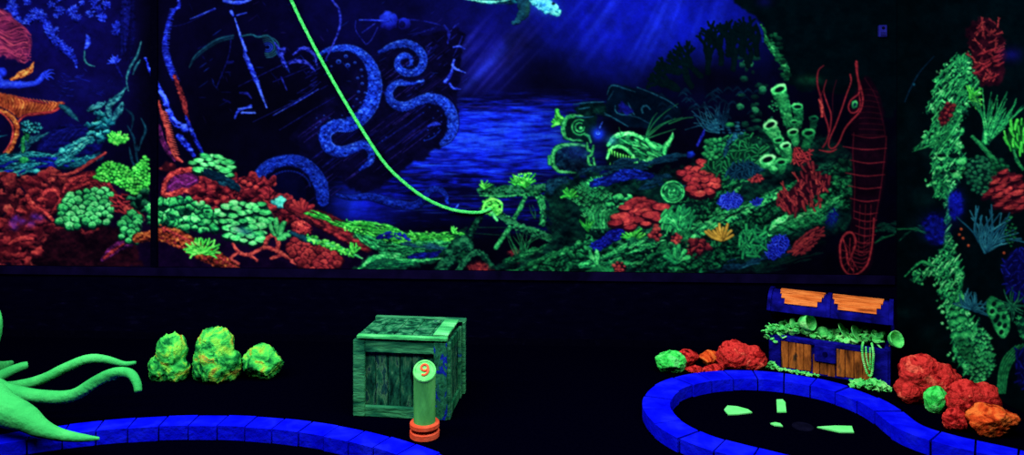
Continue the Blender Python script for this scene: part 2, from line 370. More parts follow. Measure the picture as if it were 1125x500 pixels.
def cluster(pts, n, size, pal='green', kind='lobe', bg=.05, b=1., ang=0, jb=.25, flat=.55, **kw):
    """a clump of coral growths inside an outline"""
    if bg is not None: poly(pts, pal, bg, rough=1.5, tex=.12, tf=(.2, .2))
    if kind == 'lobe' and size > 3.3:
        return vor(pts, max(4, int(n*.5)), size*1.35, pal, b, .75, ang or 0, .75, False, jb, .22, .42)
    for x, y in spread(pts, n):
        s = size*rng.uniform(.75, 1.3); bb = b*rng.uniform(1-jb, 1+jb*.5); a = (ang or 0)+rng.uniform(-.5, .5)
        if kind == 'lobe': lobe(x, y, s, s*rng.uniform(.65, .95), a, pal, b=bb, **kw)
        elif kind == 'plate':
            a = ang+rng.uniform(-.25, .25); lobe(x, y+1.8, s*1.5, s*flat*1.5, a, pal, b=.10, tex=.05)
            lobe(x, y, s*1.35, s*flat, a, pal, b=bb, lit=.55, tex=.22, rim=.15)
            stroke([(x-s*1.1, y+s*flat*.35), (x, y+s*flat*.85), (x+s*1.1, y+s*flat*.3)], [.5, 1, .5], pal, b=bb*1.2, tex=0, a=.7)
        elif kind == 'cup':
            lobe(x, y+.8, s*1.16, s*1.0, a, pal, b=.2, tex=.05)
            lobe(x, y, s, s*.82, a, pal, b=bb, tex=.25, lit=.4); lobe(x-s*.35, y-s*.15, s*.5, s*.42, a, pal, b=bb*1.05, tex=.1, lit=.3); lobe(x+s*.4, y+s*.02, s*.48, s*.42, a, pal, b=bb*.95, tex=.1, lit=.3)
            lobe(x+s*.05, y+s*.3, s*.42, s*.2, a, pal, b=bb*.5, tex=0)
            stroke([(x-s*.7, y-s*.1), (x, y-s*.65), (x+s*.7, y-s*.05)], .7, pal, b=bb*1.15, tex=0, a=.8)
        elif kind == 'flower':
            for k in range(6):
                t = k*PI/3+a; lobe(x+math.cos(t)*s*.55, y+math.sin(t)*s*.45, s*.48, s*.4, t, pal, b=bb*rng.uniform(.8, 1.1))
            lobe(x, y, s*.35, s*.3, 0, pal, b=bb*.7)
        elif kind == 'bit':
            t = rng.uniform(0, PI) if ang is None else a
            stroke([(x-math.cos(t)*s, y-math.sin(t)*s), (x+math.cos(t+.5)*s*.2, y+math.sin(t+.5)*s*.2), (x+math.cos(t)*s, y+math.sin(t)*s)], [s*.4, s*.3], pal, b=bb, tex=.1)
        elif kind == 'spike':
            for k in range(5):
                t = -PI/2+(k-2)*.5+rng.uniform(-.2, .2); stroke([(x, y), (x+math.cos(t)*s, y+math.sin(t)*s)], [s*.28, s*.12], pal, b=bb, tex=0)
def fan(x, y, n, L, a0, a1, r=(1.2, .5), pal='green', bend=.3, b=1., sx=0, a=1, jl=.25, **kw):
    for k in range(n):
        t = math.radians(a0+(a1-a0)*(k+.5)/n+rng.uniform(-1, 1)*(a1-a0)/n*.5); l = L*rng.uniform(1-jl, 1+jl*.6)
        bx = x+rng.uniform(-sx, sx); bd = rng.uniform(-bend, bend)
        p = [(bx, y), (bx+math.cos(t)*l*.5, y-math.sin(t)*l*.5), (bx+math.cos(t+bd)*l, y-math.sin(t+bd)*l)]
        stroke(p, list(r), pal, a=a, b=b*rng.uniform(.7, 1.1), **kw)
def branch(x, y, ang, L, r, pal, depth=3, b=1., sp=.6, shrink=.72, kids=2, **kw):
    a = math.radians(ang); x1 = x+math.cos(a)*L; y1 = y-math.sin(a)*L
    mx = (x+x1)/2+rng.uniform(-1, 1)*L*.12; my = (y+y1)/2+rng.uniform(-1, 1)*L*.12
    stroke([(x, y), (mx, my), (x1, y1)], [r, r*.8], pal, b=b*rng.uniform(.8, 1.1), tex=.15, **kw)
    if depth > 0:
        for k in range(kids):
            o = (k-(kids-1)/2)*sp*57+rng.uniform(-14, 14)
            branch(x1, y1, ang+o, L*shrink*rng.uniform(.8, 1.15), r*.8, pal, depth-1, b, sp, shrink, kids, **kw)
def flow(pts, width, n, pal, r=(1.6, .6), b=1., bg=None, frag=.45, tex=.35, jb=.35, bump=0):
    if pal == 'gdim': b *= 1.2
    """bundle of streaks that follow a line: rock folds, sand, roots"""
    W = width if isinstance(width, (list, tuple)) else [width]
    if bg is not None: stroke(pts, [w*1.05 for w in W], pal, b=bg, tex=.3, lit=.3)
    Q, par = catmull([tuple(map(float, p)) for p in pts], 5.0); R = np.interp(par, np.linspace(0, len(pts)-1, len(W)), W)
    T = np.gradient(Q, axis=0); N = np.stack([-T[:, 1], T[:, 0]], 1)/(np.hypot(T[:, 0], T[:, 1])[:, None]+1e-6)
    if r[0] >= 2 and pal in ('gdim', 'gdark', 'tdim'): r = (r[0]*1.35, r[1]*1.2); n = int(n*.75)
    for k in range(n):
        o = rng.uniform(-1, 1); m = len(Q); ln = max(3, int(m*rng.uniform(frag*.4, frag))); i0 = rng.randint(0, max(0, m-ln)); seg = []
        ph = rng.uniform(0, 6)
        for i in range(i0, min(m, i0+ln), 2):
            oo = o+.18*math.sin(i*.9+ph)
            seg.append(Q[i]+N[i]*R[i]*np.clip(oo, -1, 1))
        if len(seg) < 2: continue
        rr = rng.uniform(.6, 1.3)
        stroke(seg, [r[1]*rr, r[0]*rr, r[1]*rr], pal, b=b*rng.uniform(1-jb, 1+jb*.4)*(1-.25*o*0), tex=tex, tf=.5, lit=.4)
        if bump:
            for p in seg[::2]:
                if rng.random() < bump: lobe(p[0], p[1]-1, rng.uniform(1, 2.2), rng.uniform(1, 1.8), 0, pal, b=b*rng.uniform(.9, 1.3))
def glow(x, y, rx, ry, ang, col, amp, tf=None):
    """adds a soft patch of paint colour"""
    m = max(rx, ry)*2.6; w = win(x-m, y-m, x+m, y+m)
    if w is None: return
    sl, X, Y = w; c, s = math.cos(ang), math.sin(ang)
    u = ((X-x)*c+(Y-y)*s)/rx; v = (-(X-x)*s+(Y-y)*c)/ry
    g = np.exp(-(u*u+v*v))*amp
    if tf: g = g*(.35+1.3*fb((X*c+Y*s)*tf[0], (-X*s+Y*c)*tf[1], 3))
    C[sl] = C[sl]*(1-g[..., None]).clip(0, 1)+rgb(col)*g[..., None]
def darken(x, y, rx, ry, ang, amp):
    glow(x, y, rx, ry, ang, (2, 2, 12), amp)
def ridge(pts, r, pal, b=1., tex=.5, **kw): stroke(pts, r, pal, b=b, tex=tex, tf=.25, sf=2.2, lit=.5, **kw)

# ---- water, light rays, sea floor (part 0)
glow(60, 60, 130, 120, 0, (10, 6, 66), .8); glow(30, 10, 60, 40, 0, (10, 10, 100), .5, (.1, .1)); glow(70, 130, 50, 20, 0, (10, 8, 80), .6)
glow(95, 30, 50, 40, 0, (12, 12, 110), .45, (.12, .12)); glow(100, 95, 50, 16, 0, (12, 14, 100), .5, (.08, .25))
glow(340, 60, 150, 110, 0, (4, 3, 36), .8); glow(380, 20, 60, 40, 0, (6, 6, 60), .7)
glow(540, 50, 70, 70, 0, (10, 10, 92), .75, (.03, .03)); glow(690, 20, 120, 60, 0, (8, 16, 150), .95); glow(760, 20, 70, 60, .2, (8, 20, 165), .8); glow(660, 40, 50, 60, 0, (8, 14, 130), .6)
glow(720, -40, 200, 50, 0, (10, 18, 160), .9)
for k in range(26):      # rays at the left of the turtle
    x = rng.uniform(505, 590); y = rng.uniform(20, 60); L = rng.uniform(35, 80); am = rng.uniform(.08, .32)
    glow(x-8, y+22, L*.6, rng.uniform(1.2, 3.2), math.radians(-48+rng.uniform(-6, 6)), (40, 46, 190), am)
glow(535, 72, 36, 4.5, math.radians(-46), (34, 52, 200), .55); glow(560, 62, 36, 2.5, math.radians(-46), (50, 44, 170), .25)
for k in range(30):
    x = rng.uniform(640, 790); L = rng.uniform(40, 90)
    glow(x, rng.uniform(-10, 50), L*.7, rng.uniform(1.5, 4), math.radians(-60+(x-700)*-.18), (30, 56, 235), rng.uniform(.05, .25))
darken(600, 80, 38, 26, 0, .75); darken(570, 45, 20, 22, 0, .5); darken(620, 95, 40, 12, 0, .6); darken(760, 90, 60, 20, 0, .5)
sl, X, Y = win(300, 92, 760, 262)
wgt = np.clip((Y-97)/16, 0, 1)*np.clip((262-Y)/14, 0, 1)*np.clip((X-345)/60, 0, 1)*np.clip((700-X)/50, 0, 1)
st = fb(X*.035, Y*.33, 4); st2 = fb(X*.09+40, Y*.7, 3)
band = .45+.38*np.sin((Y-100)/26.)+.42*np.exp(-((Y-165)/30)**2)-.5*np.exp(-((Y-247)/12)**2)-.35*np.exp(-((Y-105)/14)**2)
v = np.clip(band*.68+(st-.5)*1.15+(st2-.5)*.9, 0, 1)
P0 = np.array([[3, 3, 34], [6, 9, 82], [9, 18, 150], [14, 38, 205], [26, 66, 222]], np.float32)/255; i = np.minimum((v*4).astype(int), 3); f = (v*4-i)[..., None]
wc = P0[i]*(1-f)+P0[i+1]*f
C[sl] = C[sl]*(1-wgt[..., None])+wc*wgt[..., None]
glow(400, 228, 34, 18, 0, (12, 24, 200), .6, (.05, .2)); glow(385, 222, 14, 14, 0, (20, 50, 240), .5)
darken(540, 290, 260, 30, 0, .95); darken(480, 252, 60, 8, 0, .6)
for k in range(70): # thin light streaks on the sand
    x = rng.uniform(440, 620); y = rng.uniform(108, 240)
    glow(x, y, rng.uniform(6, 20), .6, rng.uniform(-.05, .05), rng.choice([(40, 90, 240), (50, 120, 190), (30, 40, 200), (60, 50, 170)]), rng.uniform(.2, .5))

# ---- sunken ship
part('painted_shipwreck', 'dark blue wrecked ship hull with masts and slanting planks')
darken(290, 110, 100, 60, 0, .9)
poly([(318, 150), (360, 105), (420, 60), (500, 30), (508, 60), (503, 100), (501, 130), (478, 165), (446, 184), (402, 212), (372, 196), (340, 184)], 'wreck', .13, tex=.1, tf=(.1, .1), sm=3)
for k in range(64):
    o = rng.uniform(-1, 1); x = rng.uniform(335, 480); y = 150+o*55-(x-400)*.62; L = rng.uniform(12, 38)
    if y > 205-(x-400)*.35: continue
    stroke([(x-L*.5, y+L*.38), (x+L*.5, y-L*.38)], [.35, .8, .35], 'wreck', b=rng.uniform(.45, .95), tex=.3, a=.8)
for p, r, b in [([(258, 20), (263, 36), (270, 56)], [.8, 1.4, 2], 1.5), ([(269, 60), (276, 76), (283, 92)], [2.6, 3, 2.6], 1.2), ([(283, 92), (288, 106), (293, 118)], [2, 1.6, .8], 1.5),
                ([(209, 21), (236, 10)], [.6, 1.4], 1.2), ([(236, 10), (204, 26), (180, 30)], [.6, .5], .7), ([(246, 1), (262, 3), (276, 0)], [2, 2.5, 1], 1.3), ([(260, 17), (271, 14)], [1, .8], 1.2), ([(254, 13), (256, 17)], [2, 1.6], 1.3),
                ([(300, 127), (325, 113), (350, 98)], [.5, .8, .5], 1.2), ([(278, 134), (330, 108), (352, 90)], [.4, .6, .4], .9), ([(307, 143), (345, 120), (368, 107)], [.4, .6, .4], .8),
                ([(254, 40), (251, 62), (238, 96)], [.7, .7], .7), ([(262, 95), (300, 76), (330, 62)], [.5, .6], .8), ([(309, 85), (315, 99)], [1.2, .8], 1), ([(300, 90), (345, 72), (360, 66)], [.5, .6], .8),
                ([(395, 22), (408, 22), (428, 23)], [.8, .8], 1.1), ([(391, 23), (391, 34), (402, 49)], [.7, .7], .9), ([(402, 49), (408, 44), (415, 30)], [.8, .7], 1), ([(398, 36), (412, 26)], [1, .8], .9), ([(436, 22), (456, 22), (478, 26), (490, 30)], [.8, 1.3, .6], .8),
                ([(488, 28), (493, 36), (492, 48)], [1.2, 2, 1], .9), ([(452, 40), (470, 33), (484, 28)], [.6, 1.2, .6], .7), ([(508, 40), (503, 52), (498, 62)], [1, 1, .6], .9), ([(498, 52), (505, 51), (511, 54)], [.8, 1.6, .6], 1.3),
                ([(499, 66), (498, 74), (511, 80)], [1.2, 2, .6], 1.4), ([(489, 90), (495, 82), (497, 74)], [2.4, 2, 1], 1.1), ([(494, 92), (498, 97), (506, 98)], [1.6, 1.8, .6], 1.2), ([(470, 60), (474, 52)], [1.5, 1], .9), ([(448, 38), (460, 36)], [.7, .6], .7),
                ([(258, 130), (262, 122), (276, 116)], [1.2, 1.6, 1.2], 1.1), ([(266, 124), (280, 124)], [1.4, 1.2], 1.6), ([(262, 120), (276, 118)], [1.2, 1.2], 1.5), ([(264, 102), (272, 103), (276, 108)], [1.4, 1.6, 1], 1.), ([(250, 69), (256, 68)], [2, 1.6], .7), ([(246, 110), (253, 113)], [1.5, 1], .6)]:
    stroke(p, r, 'blue' if b > 1 else 'bdim', b=b*.85, tex=.3, a=.9)
for k in range(26):
    x = rng.uniform(455, 510); y = rng.uniform(28, 100); L = rng.uniform(4, 12); stroke([(x, y), (x+L*.7, y-L*.6)], [.4, .8, .3], 'bdim', b=rng.uniform(.5, 1), a=.8)
for k in range(14):
    x = rng.uniform(325, 352); y = rng.uniform(68, 110); L = rng.uniform(5, 16); stroke([(x, y), (x+L*.8, y-L*.45)], [.4, .7, .3], 'bdim', b=rng.uniform(.5, 1), a=.8)
part('painted_float', 'round blue float hanging on the wreck'); lobe(427, 23, 10.5, 11, 0, 'blue', b=.72, tex=.1, rim=.15); stroke([(400, 22), (427, 23)], .9, 'blue', b=.8)
part('painted_float', 'smaller round float beside the larger one'); lobe(444, 26, 7, 7, 0, 'blue', b=.55, tex=.05, rim=.35); lobe(442, 27, 3.5, 4, 0, 'bdim', b=.4)
for k in range(150):
    x = rng.uniform(205, 500); y = rng.uniform(2, 130)
    if y > 128-(x-205)*.05: continue
    L = rng.uniform(3, 12); an = rng.choice([-.62, -.62, -.5, .9, 1.2, 0]); stroke([(x, y), (x+math.cos(an)*L, y+math.sin(an)*L)], [.3, .7, .3], rng.choice(['bdim', 'wreck', 'octo']), b=rng.uniform(.3, .75), a=.7, tex=.1, mark=None)
for k in range(30):
    x = rng.uniform(345, 470); y = 205-(x-345)*.34+rng.uniform(-50, -8); L = rng.uniform(10, 26); stroke([(x-L*.6, y+L*.45), (x+L*.6, y-L*.45)], [.3, .9, .3], 'bdim', b=rng.uniform(.35, .75), a=.7, mark=None)
# ---- octopus arms of the mural
def arm(pts, r, pal='octo', b=1., scal=True, **kw):
    stroke(pts, [q+1.2 for q in r] if isinstance(r, list) else r+1.2, 'octo', b=.18, tex=0, a=.7, mark=None)
    stroke(pts, r, pal, b=b*.70, tex=.45, tf=.45, sf=3.5, lit=.3, base=.26, rim=.3, soft=1.2, **kw)
    if scal:
        Q, par = catmull([tuple(map(float, p)) for p in pts], 1.6); R = np.interp(par, np.linspace(0, len(pts)-1, len(r)), r)
        T = np.gradient(Q, axis=0); T /= np.hypot(T[:, 0], T[:, 1])[:, None]+1e-6
        for i in range(len(Q)):
            if R[i] < 2.4: continue
            for o in (-.93, -.62, .8):
                x, y = Q[i][0]-T[i][1]*R[i]*o, Q[i][1]+T[i][0]*R[i]*o
                if i % 2 == 0 or o == -.93: lobe(x, y, .85, .75, 0, pal, b=b*(1.25 if o == -.93 else .95)*rng.uniform(.7, 1.1), a=.75, tex=0, mark=None)
            for _ in range(2):
                o = rng.uniform(-.92, .92); x, y = Q[i][0]-T[i][1]*R[i]*o, Q[i][1]+T[i][0]*R[i]*o
                lobe(x, y, .9, .7, rng.uniform(0, 3), pal, b=b*rng.uniform(.55, 1.2), a=.6, tex=0, mark=None)
part('painted_octopus_arm', 'large blue octopus arm curling down with rows of pale suckers')
arm([(346, 66), (354, 58), (366, 54), (384, 53), (399, 61), (409, 76), (412, 96), (407, 115), (398, 128), (384, 137), (370, 138), (360, 143), (357, 152), (362, 163), (375, 167), (388, 163), (400, 159), (407, 166), (407, 177), (395, 187)], [1.5, 2, 3, 3.5, 5, 6.5, 8, 8.5, 8, 8, 7, 7, 6.5, 6.5, 6, 5.5, 4.6, 4, 3.4, 1])
for x, y, q in [(372, 68, 3.4), (380, 62, 2.6), (382, 72, 3.2), (390, 69, 2), (397, 77, 2), (393, 86, 2), (398, 92, 2.2), (394, 101, 2), (398, 84, 1.6), (401, 102, 1.6), (392, 109, 1.6), (388, 117, 1.4), (396, 113, 1.5), (364, 73, 1.6), (362, 130, 1.3), (352, 134, 1.5), (348, 130, 1.2), (356, 127, 1.2), (347, 140, 1.2), (349, 147, 1), (384, 124, 1.3), (376, 127, 1.2)]:
    lobe(x, y, q, q*.85, 0, 'octo', b=1., a=.85, tex=0); lobe(x, y, q*.5, q*.45, 0, 'octo', b=.12, tex=0)
part('painted_octopus_arm', 'spiral coiled blue octopus arm tip')
arm([(417, 57), (430, 51), (444, 48), (456, 52), (464, 61), (464, 72), (457, 79), (446, 80), (438, 75), (437, 67), (443, 61), (451, 63), (452, 70), (447, 73)], [1.5, 3.5, 4.2, 4.6, 4.6, 4.4, 4.2, 4, 3.6, 3.2, 2.8, 2.2, 1.6, .8])
part('painted_octopus_arm', 'double bent blue octopus arm ending in a thin point')
arm([(497, 88-1), (480, 88), (465, 89), (450, 92), (437, 91), (430, 96), (427, 104), (431, 113), (440, 117), (450, 116), (460, 111), (470, 108), (482, 110), (492, 117), (497, 129), (497, 142), (492, 152), (485, 158)][2:], [1, 2, 3.2, 3.8, 4, 4.4, 4.8, 5, 5, 5, 5.5, 5.8, 6.2, 6.2, 5.6, 4.4, 2.5])
for x, y in [(481, 122), (485, 127), (485, 134), (482, 141), (477, 147), (471, 150), (466, 154), (477, 138), (470, 143), (465, 124), (472, 118), (420, 155), (424, 151), (476, 130)]: lobe(x, y, 1.3, 1, -.6, 'octo', b=.75, a=.8, tex=0)
stroke([(470, 139), (478, 136), (484, 137)], [1, 3, 1], 'blue', b=.85, a=.8); stroke([(466, 155), (476, 151), (484, 143)], [.6, .8], 'octo', b=.6)
part('painted_octopus_arm', 'thick blue octopus arm arching out behind the red coral')
arm([(281, 216), (283, 199), (293, 184), (311, 177), (329, 178), (343, 188), (352, 203), (355, 221)], [6, 7, 6.5, 6, 6.5, 7.5, 8, 6.5], b=.85)
lobe(315, 210, 22, 22, 0, 'octo', b=.05, a=.85, tex=0)
for k in range(22):
    t = PI*(1.0+k/21*.95); lobe(317+math.cos(t)*24, 207+math.sin(t)*19, 2.2, 1.4, t+PI/2, 'octo', b=.55, a=.7, tex=0)
for k in range(40):
    t = PI*(1.0+rng.random()); q = rng.uniform(.98, 1.12); lobe(317+math.cos(t)*34*q, 212+math.sin(t)*32*q, 2.6, .9, t+PI/2, 'octo', b=.95, a=.8, tex=0)
part('painted_octopus_arm', 'faint blue octopus arm winding over the sand')
arm([(370, 214), (385, 217), (405, 216), (425, 221), (440, 225), (455, 226), (465, 219), (471, 211), (480, 208), (488, 212), (491, 221), (492, 228)], [1.5, 2.5, 3.5, 4.5, 4.5, 4.2, 3.8, 3.4, 3, 2.6, 2.2, .8], b=.72)
stroke([(500, 230), (504, 224)], [1.5, .8], 'octo', b=.9)
part('painted_octopus_arm', 'thin pale arm bowed across the dark ship')
for o in (0, 3): stroke([(208, 74+o*.3), (213, 63+o), (224, 53+o), (240, 43+o), (256, 39+o)], [.6, 1, 1.4, 1.2], 'tdim', b=.62-.08*o, a=.8)
for q in (3, 5.2, 7.4, 9.6, 11.8):
    stroke([(294+math.cos(t)*q*1.05, 52+math.sin(t)*q*.95) for t in np.linspace(-2.6+q*.05, 2.4-q*.06, 9)], [.4, .9, .6], 'tdim' if q > 6 else 'octo', b=.9, a=.8, tex=.1)
for q in (0, 3, 6): stroke([(303+q, 56+q*.5), (308+q, 64+q), (312+q, 74+q)], [.5, 1.3, .5], 'octo', b=.7, a=.8)
stroke([(265, 40), (276, 38), (284, 41), (294, 39), (301, 46)], [.8, 1.3, .8], 'tdim', b=.66)
part('painted_octopus_arm', 'short blue arm loop by the rope')
for p in [[(322, 60), (330, 54), (340, 55), (346, 63), (348, 72)], [(318, 70), (328, 67), (338, 70), (346, 78)], [(302, 47), (308, 58), (313, 72)], [(306, 56), (312, 54), (309, 64), (315, 74)]]: stroke(p, [1, 2.6, 2.2, 1], 'bdim', b=1., tex=.5)
part('painted_tendril', 'thin blue tendril hanging from the top'); stroke([(362, -6), (366, 2), (372, 10), (374, 25), (369, 42), (358, 65)], [1.1, 1.6, 1.5, 1.], 'bdim', b=1.05)

# ---- turtle
part('painted_turtle', 'pale cyan turtle head, flipper and shell edge at the top')
poly([(500, -30), (540, -38), (580, -30), (592, -10), (570, 3), (545, 4.5), (520, 2), (505, -8)], 'teal', .35, tex=.4, sm=1, rough=.5)
stroke([(510, -2), (530, 1.5), (548, 2), (562, -2)], 1.6, 'teal', b=1.25, tex=.5, tf=.8)
stroke([(570, -4), (575, 5), (575, 14), (568, 22)], [4, 7, 6.5, 3], 'tdim', b=.6, tex=.2); stroke([(564, 25), (570, 24)], 2.4, 'tdim', b=.7); glow(580, 8, 3, 10, .1, (20, 70, 40), .5)
stroke([(583, -8), (592, 0), (600, 6), (607, 10)], [6, 8.5, 8.5, 6.5], 'teal', b=1.12, tex=.6, tf=.7, base=.55); stroke([(608, 14), (613, 16), (615, 12)], [3, 2.5, 2], 'teal', b=1.2)
glow(598, 5, 14, 9, .4, (50, 150, 255), .5, (.5, .5)); lobe(608, 4, 2.2, 1.8, 0, 'tdim', b=.2)

# ---- upper left: blue corals, trunk, mermaid
part('painted_coral', 'blue fringed coral branch across the upper left')
stroke([(12, -4), (14, 12), (24, 26), (38, 16), (48, 22)], [5, 6, 5, 5, 5], 'blue', b=.72, tex=.5, tf=.5)
stroke([(30, 24), (38, 18), (48, 20), (54, 34), (62, 46), (74, 56), (82, 66), (84, 74)], [3, 5, 5, 5, 5, 5, 3.5, 1.5], 'blue', b=.68, tex=.6, tf=.5)
for x, y in [(14, 5), (10, 10), (18, 8), (36, 14), (42, 13), (47, 17), (40, 20), (33, 19), (53, 30), (57, 33), (54, 37), (61, 34), (65, 46), (70, 52), (60, 42), (76, 56), (24, 24), (28, 26)]: fan(x, y, 6, 5, 0, 180, (1, .5), 'blue', b=1.05)
for x, y, s in [(56, 6, 4), (66, 12, 5), (62, 18, 3), (78, 14, 5), (84, 20, 5), (82, 10, 4), (98, 16, 4), (108, 10, 6), (112, 20, 5), (116, 6, 5), (90, 4, 3), (104, 2, 5), (64, 0, 4), (70, -6, 6), (30, 2, 4), (100, -10, 6), (40, -12, 6)]:
    part('painted_coral', 'blue coral tuft'); lobe(x, y, s*1.2, s, 0, 'blue', b=.66, tex=.5); fan(x, y, 7, s*1.2, 10, 170, (1.1, .6), 'blue', b=.95)
    for q in range(5): lobe(x+rng.uniform(-1, 1)*s, y+rng.uniform(-.8, .8)*s, 1.4, 1.2, 0, 'blue', b=1.0)
part('painted_weed', 'dim blue specks of weed')
for k in range(60): x = rng.uniform(60, 150); y = rng.uniform(0, 120); stroke([(x, y), (x+rng.uniform(-7, 7), y+rng.uniform(-2, 5))], [.4, .9, .4], 'bdim', b=rng.uniform(.3, .8), a=.6, mark=None)
for k in range(30): x = rng.uniform(55, 110); y = rng.uniform(80, 105); stroke([(x, y), (x+rng.uniform(2, 9), y+rng.uniform(-1, 3))], [.4, .9, .4], 'blue', b=rng.uniform(.3, .7), a=.6, mark=None)
part('painted_fish', 'small pale blue fish shape'); stroke([(95, 38), (97, 43), (96, 50), (93, 54)], [1, 3.2, 3, 1], 'blue', b=1.); stroke([(93, 56), (93, 66), (97, 71), (104, 73)], [.8, 1.3, 1.2, .6], 'tdim', b=1.)
part('painted_trunk', 'dark root-like trunk with blue and rust edges')
darken(165, 60, 14, 90, 0, .95); darken(158, 160, 20, 45, 0, .5); darken(230, 160, 26, 50, 0, .7)
stroke([(139, -10), (138, 15), (138, 35), (136, 60)], [5, 6, 4, 2], 'bdim', b=.6, tex=.4, a=.9); stroke([(146, -5), (146, 40), (140, 70)], [2, 3, 1], 'bdim', b=.35, tex=.4, a=.7)
ridge([(194, -6), (197, 6), (191, 12), (185, 24), (182, 38), (181, 50), (184, 64), (190, 84)], [1.6, 2.2, 1.8, 2, 2.2, 3, 4, 3], 'blue', b=.72)
for k in range(40):
    t = k/39; y = 10+t*78; x = 190-9*math.sin(t*2.6)+(t > .6)*(t-.6)*16; stroke([(x-3, y), (x+3+3*t, y+rng.uniform(-1.5, 1.5))], [.5, .9, .5], 'blue', b=.85*rng.uniform(.6, 1.2), a=.8)
ridge([(192, 84), (197, 98), (202, 112), (204, 122), (208, 136)], [2, 3, 3.4, 3, 1], 'rdim', b=.62)
ridge([(160, 64), (166, 80), (175, 97), (182, 112), (187, 126), (195, 137), (206, 141)], [1.4, 2, 3, 3.4, 3.4, 4, 3.5], 'blue', b=.9)
lobe(203, 141, 6, 5, .5, 'blue', b=1.05, tex=.4)
ridge([(204, 128), (211, 145), (218, 160), (223, 170)], [1.5, 2.5, 2.5, 1.5], 'blue', b=.68)
ridge([(197, 150), (205, 160), (213, 171)], [3.5, 4.2, 2.5], 'blue', b=.75)
ridge([(174, 112), (179, 128), (184, 143), (187, 158), (193, 172), (200, 178)], [1.5, 2.6, 2.6, 3, 3, 1.5], 'rdim', b=1.05)
for k in range(18): t = k/17; stroke([(177+t*13, 122+t*46), (184+t*13, 124+t*46)], [.5, 1, .5], 'rdim', b=1.35, a=.9)
ridge([(175, 138), (178, 152), (184, 166), (192, 177)], [1.5, 3, 3, 1], 'plum', b=.5)
part('painted_seaweed', 'thin grey-blue seaweed blades on the trunk')
for p, c in [([(155, 46), (151, 60), (143, 74), (139, 87), (141, 100)], 1.), ([(154, 66), (149, 74), (146, 82)], .9), ([(155, 130), (160, 142), (156, 154), (152, 166)], .6), ([(140, 138), (147, 152), (149, 168)], .5), ([(151, 160), (150, 172), (155, 190)], .5), ([(142, 162), (145, 176), (151, 190)], .6), ([(138, 120), (146, 128), (144, 145)], .4)]:
    stroke(p, [.8, 1.6, 1.4, .6], 'tdim', b=c, a=.9)
part('painted_coral', 'bright blue tuft on the trunk side'); lobe(126, 67, 5.5, 5, 0, 'blue', b=1., tex=.5); fan(126, 69, 9, 8, 20, 190, (1.2, .6), 'blue', b=1.2); stroke([(129, 74), (134, 84)], [2, 1], 'bdim', b=.6)
lobe(129, 31, 6, 9, .2, 'blue', b=.72, tex=.5); fan(129, 32, 9, 7, 60, 260, (1.2, .6), 'blue', b=.85); stroke([(134, 20), (134, 60)], 2, 'bdim', b=.5)
part('painted_mermaid', 'mermaid with wavy red hair, blue arm and orange tail at the left edge')
poly([(-60, 10), (-20, 6), (2, 10), (14, 22), (28, 32), (34, 46), (30, 64), (14, 66), (-8, 62), (-40, 66)], 'hair', .25, tex=.3, sm=2)
for k in range(26):
    y = 10+k*2.1; ex = min(34, 8+k*2.4); ph = rng.uniform(-.8, .8)+k*.25; am = rng.uniform(2.5, 4.5)
    stroke([(ex-u*7.5, y+am*math.sin(u*1.25+ph)-u*.8+(3 if u == 0 else 0)) for u in range(11)], [.6, 1.5, 1.6, 1.3], 'hair', b=rng.uniform(.4, .95), tex=.12)
stroke([(16, 58), (22, 53), (25, 58), (21, 65), (27, 69), (33, 64)], [1.2, 1.6, 1.2, 1.2, .7], 'hair', b=.62); stroke([(18, 34), (28, 38), (33, 50), (31, 62)], [1, 1.6, 1], 'hair', b=.55)
stroke([(-30, 75), (-8, 82), (2, 80)], [9, 8, 6], 'blue', b=.8, tex=.1); stroke([(-6, 84), (2, 92), (14, 93), (30, 93), (42, 90), (48, 82), (53, 78)], [7, 5.5, 4.6, 3.6, 3.4, 3, 1.6], 'blue', b=.92, tex=.15)
for p in [[(50, 81), (54, 77), (59, 77)], [(51, 83), (56, 80), (60, 81)], [(51, 85), (55, 84), (59, 87)], [(48, 83), (52, 87), (54, 88)]]: stroke(p, [1.3, 1, .5], 'blue', b=.9, tex=0)
stroke([(12, 88), (24, 82), (33, 77), (37, 69)], [1.2, 4.5, 3.6, .8], 'orange', b=.95, tex=.35)
poly([(-10, 104), (6, 103), (22, 107), (42, 112), (62, 112), (71, 113), (62, 121), (46, 125), (28, 126), (20, 131), (12, 124), (0, 116)], 'orange', .42, tex=.3, tf=(.4, .08), sm=1, rough=1)
for k in range(16): x = 4+k*3.6; stroke([(x, 104+k*.5), (x+4, 114), (x+2-k*.3, 123)], [.5, 1.2, .4], 'orange', b=rng.uniform(.6, 1.05), a=.8)
for k in range(6): stroke([(15+k*5, 106+k), (24+k*5, 108+k), (28+k*5, 112+k*.6)], [.5, 1.1, .4], 'red', b=.62, a=.7)
stroke([(71, 113), (60, 122), (44, 125), (28, 127), (20, 134)], [.8, 1.8, 1.8, 1.4], 'red', b=.6)
stroke([(-6, 118), (4, 124), (14, 130), (19, 140), (16, 154), (8, 168), (-4, 178)], [3, 3, 3.2, 3, 3, 3.5, 4], 'orange', b=.72, tex=.4)
stroke([(-6, 120), (6, 128), (14, 140), (12, 156), (4, 168)], [.8, 1.4, 1], 'red', b=.8)
stroke([(66, 116), (74, 121), (81, 128), (87, 134)], [2, 4, 3, .6], 'tdim', b=.72)

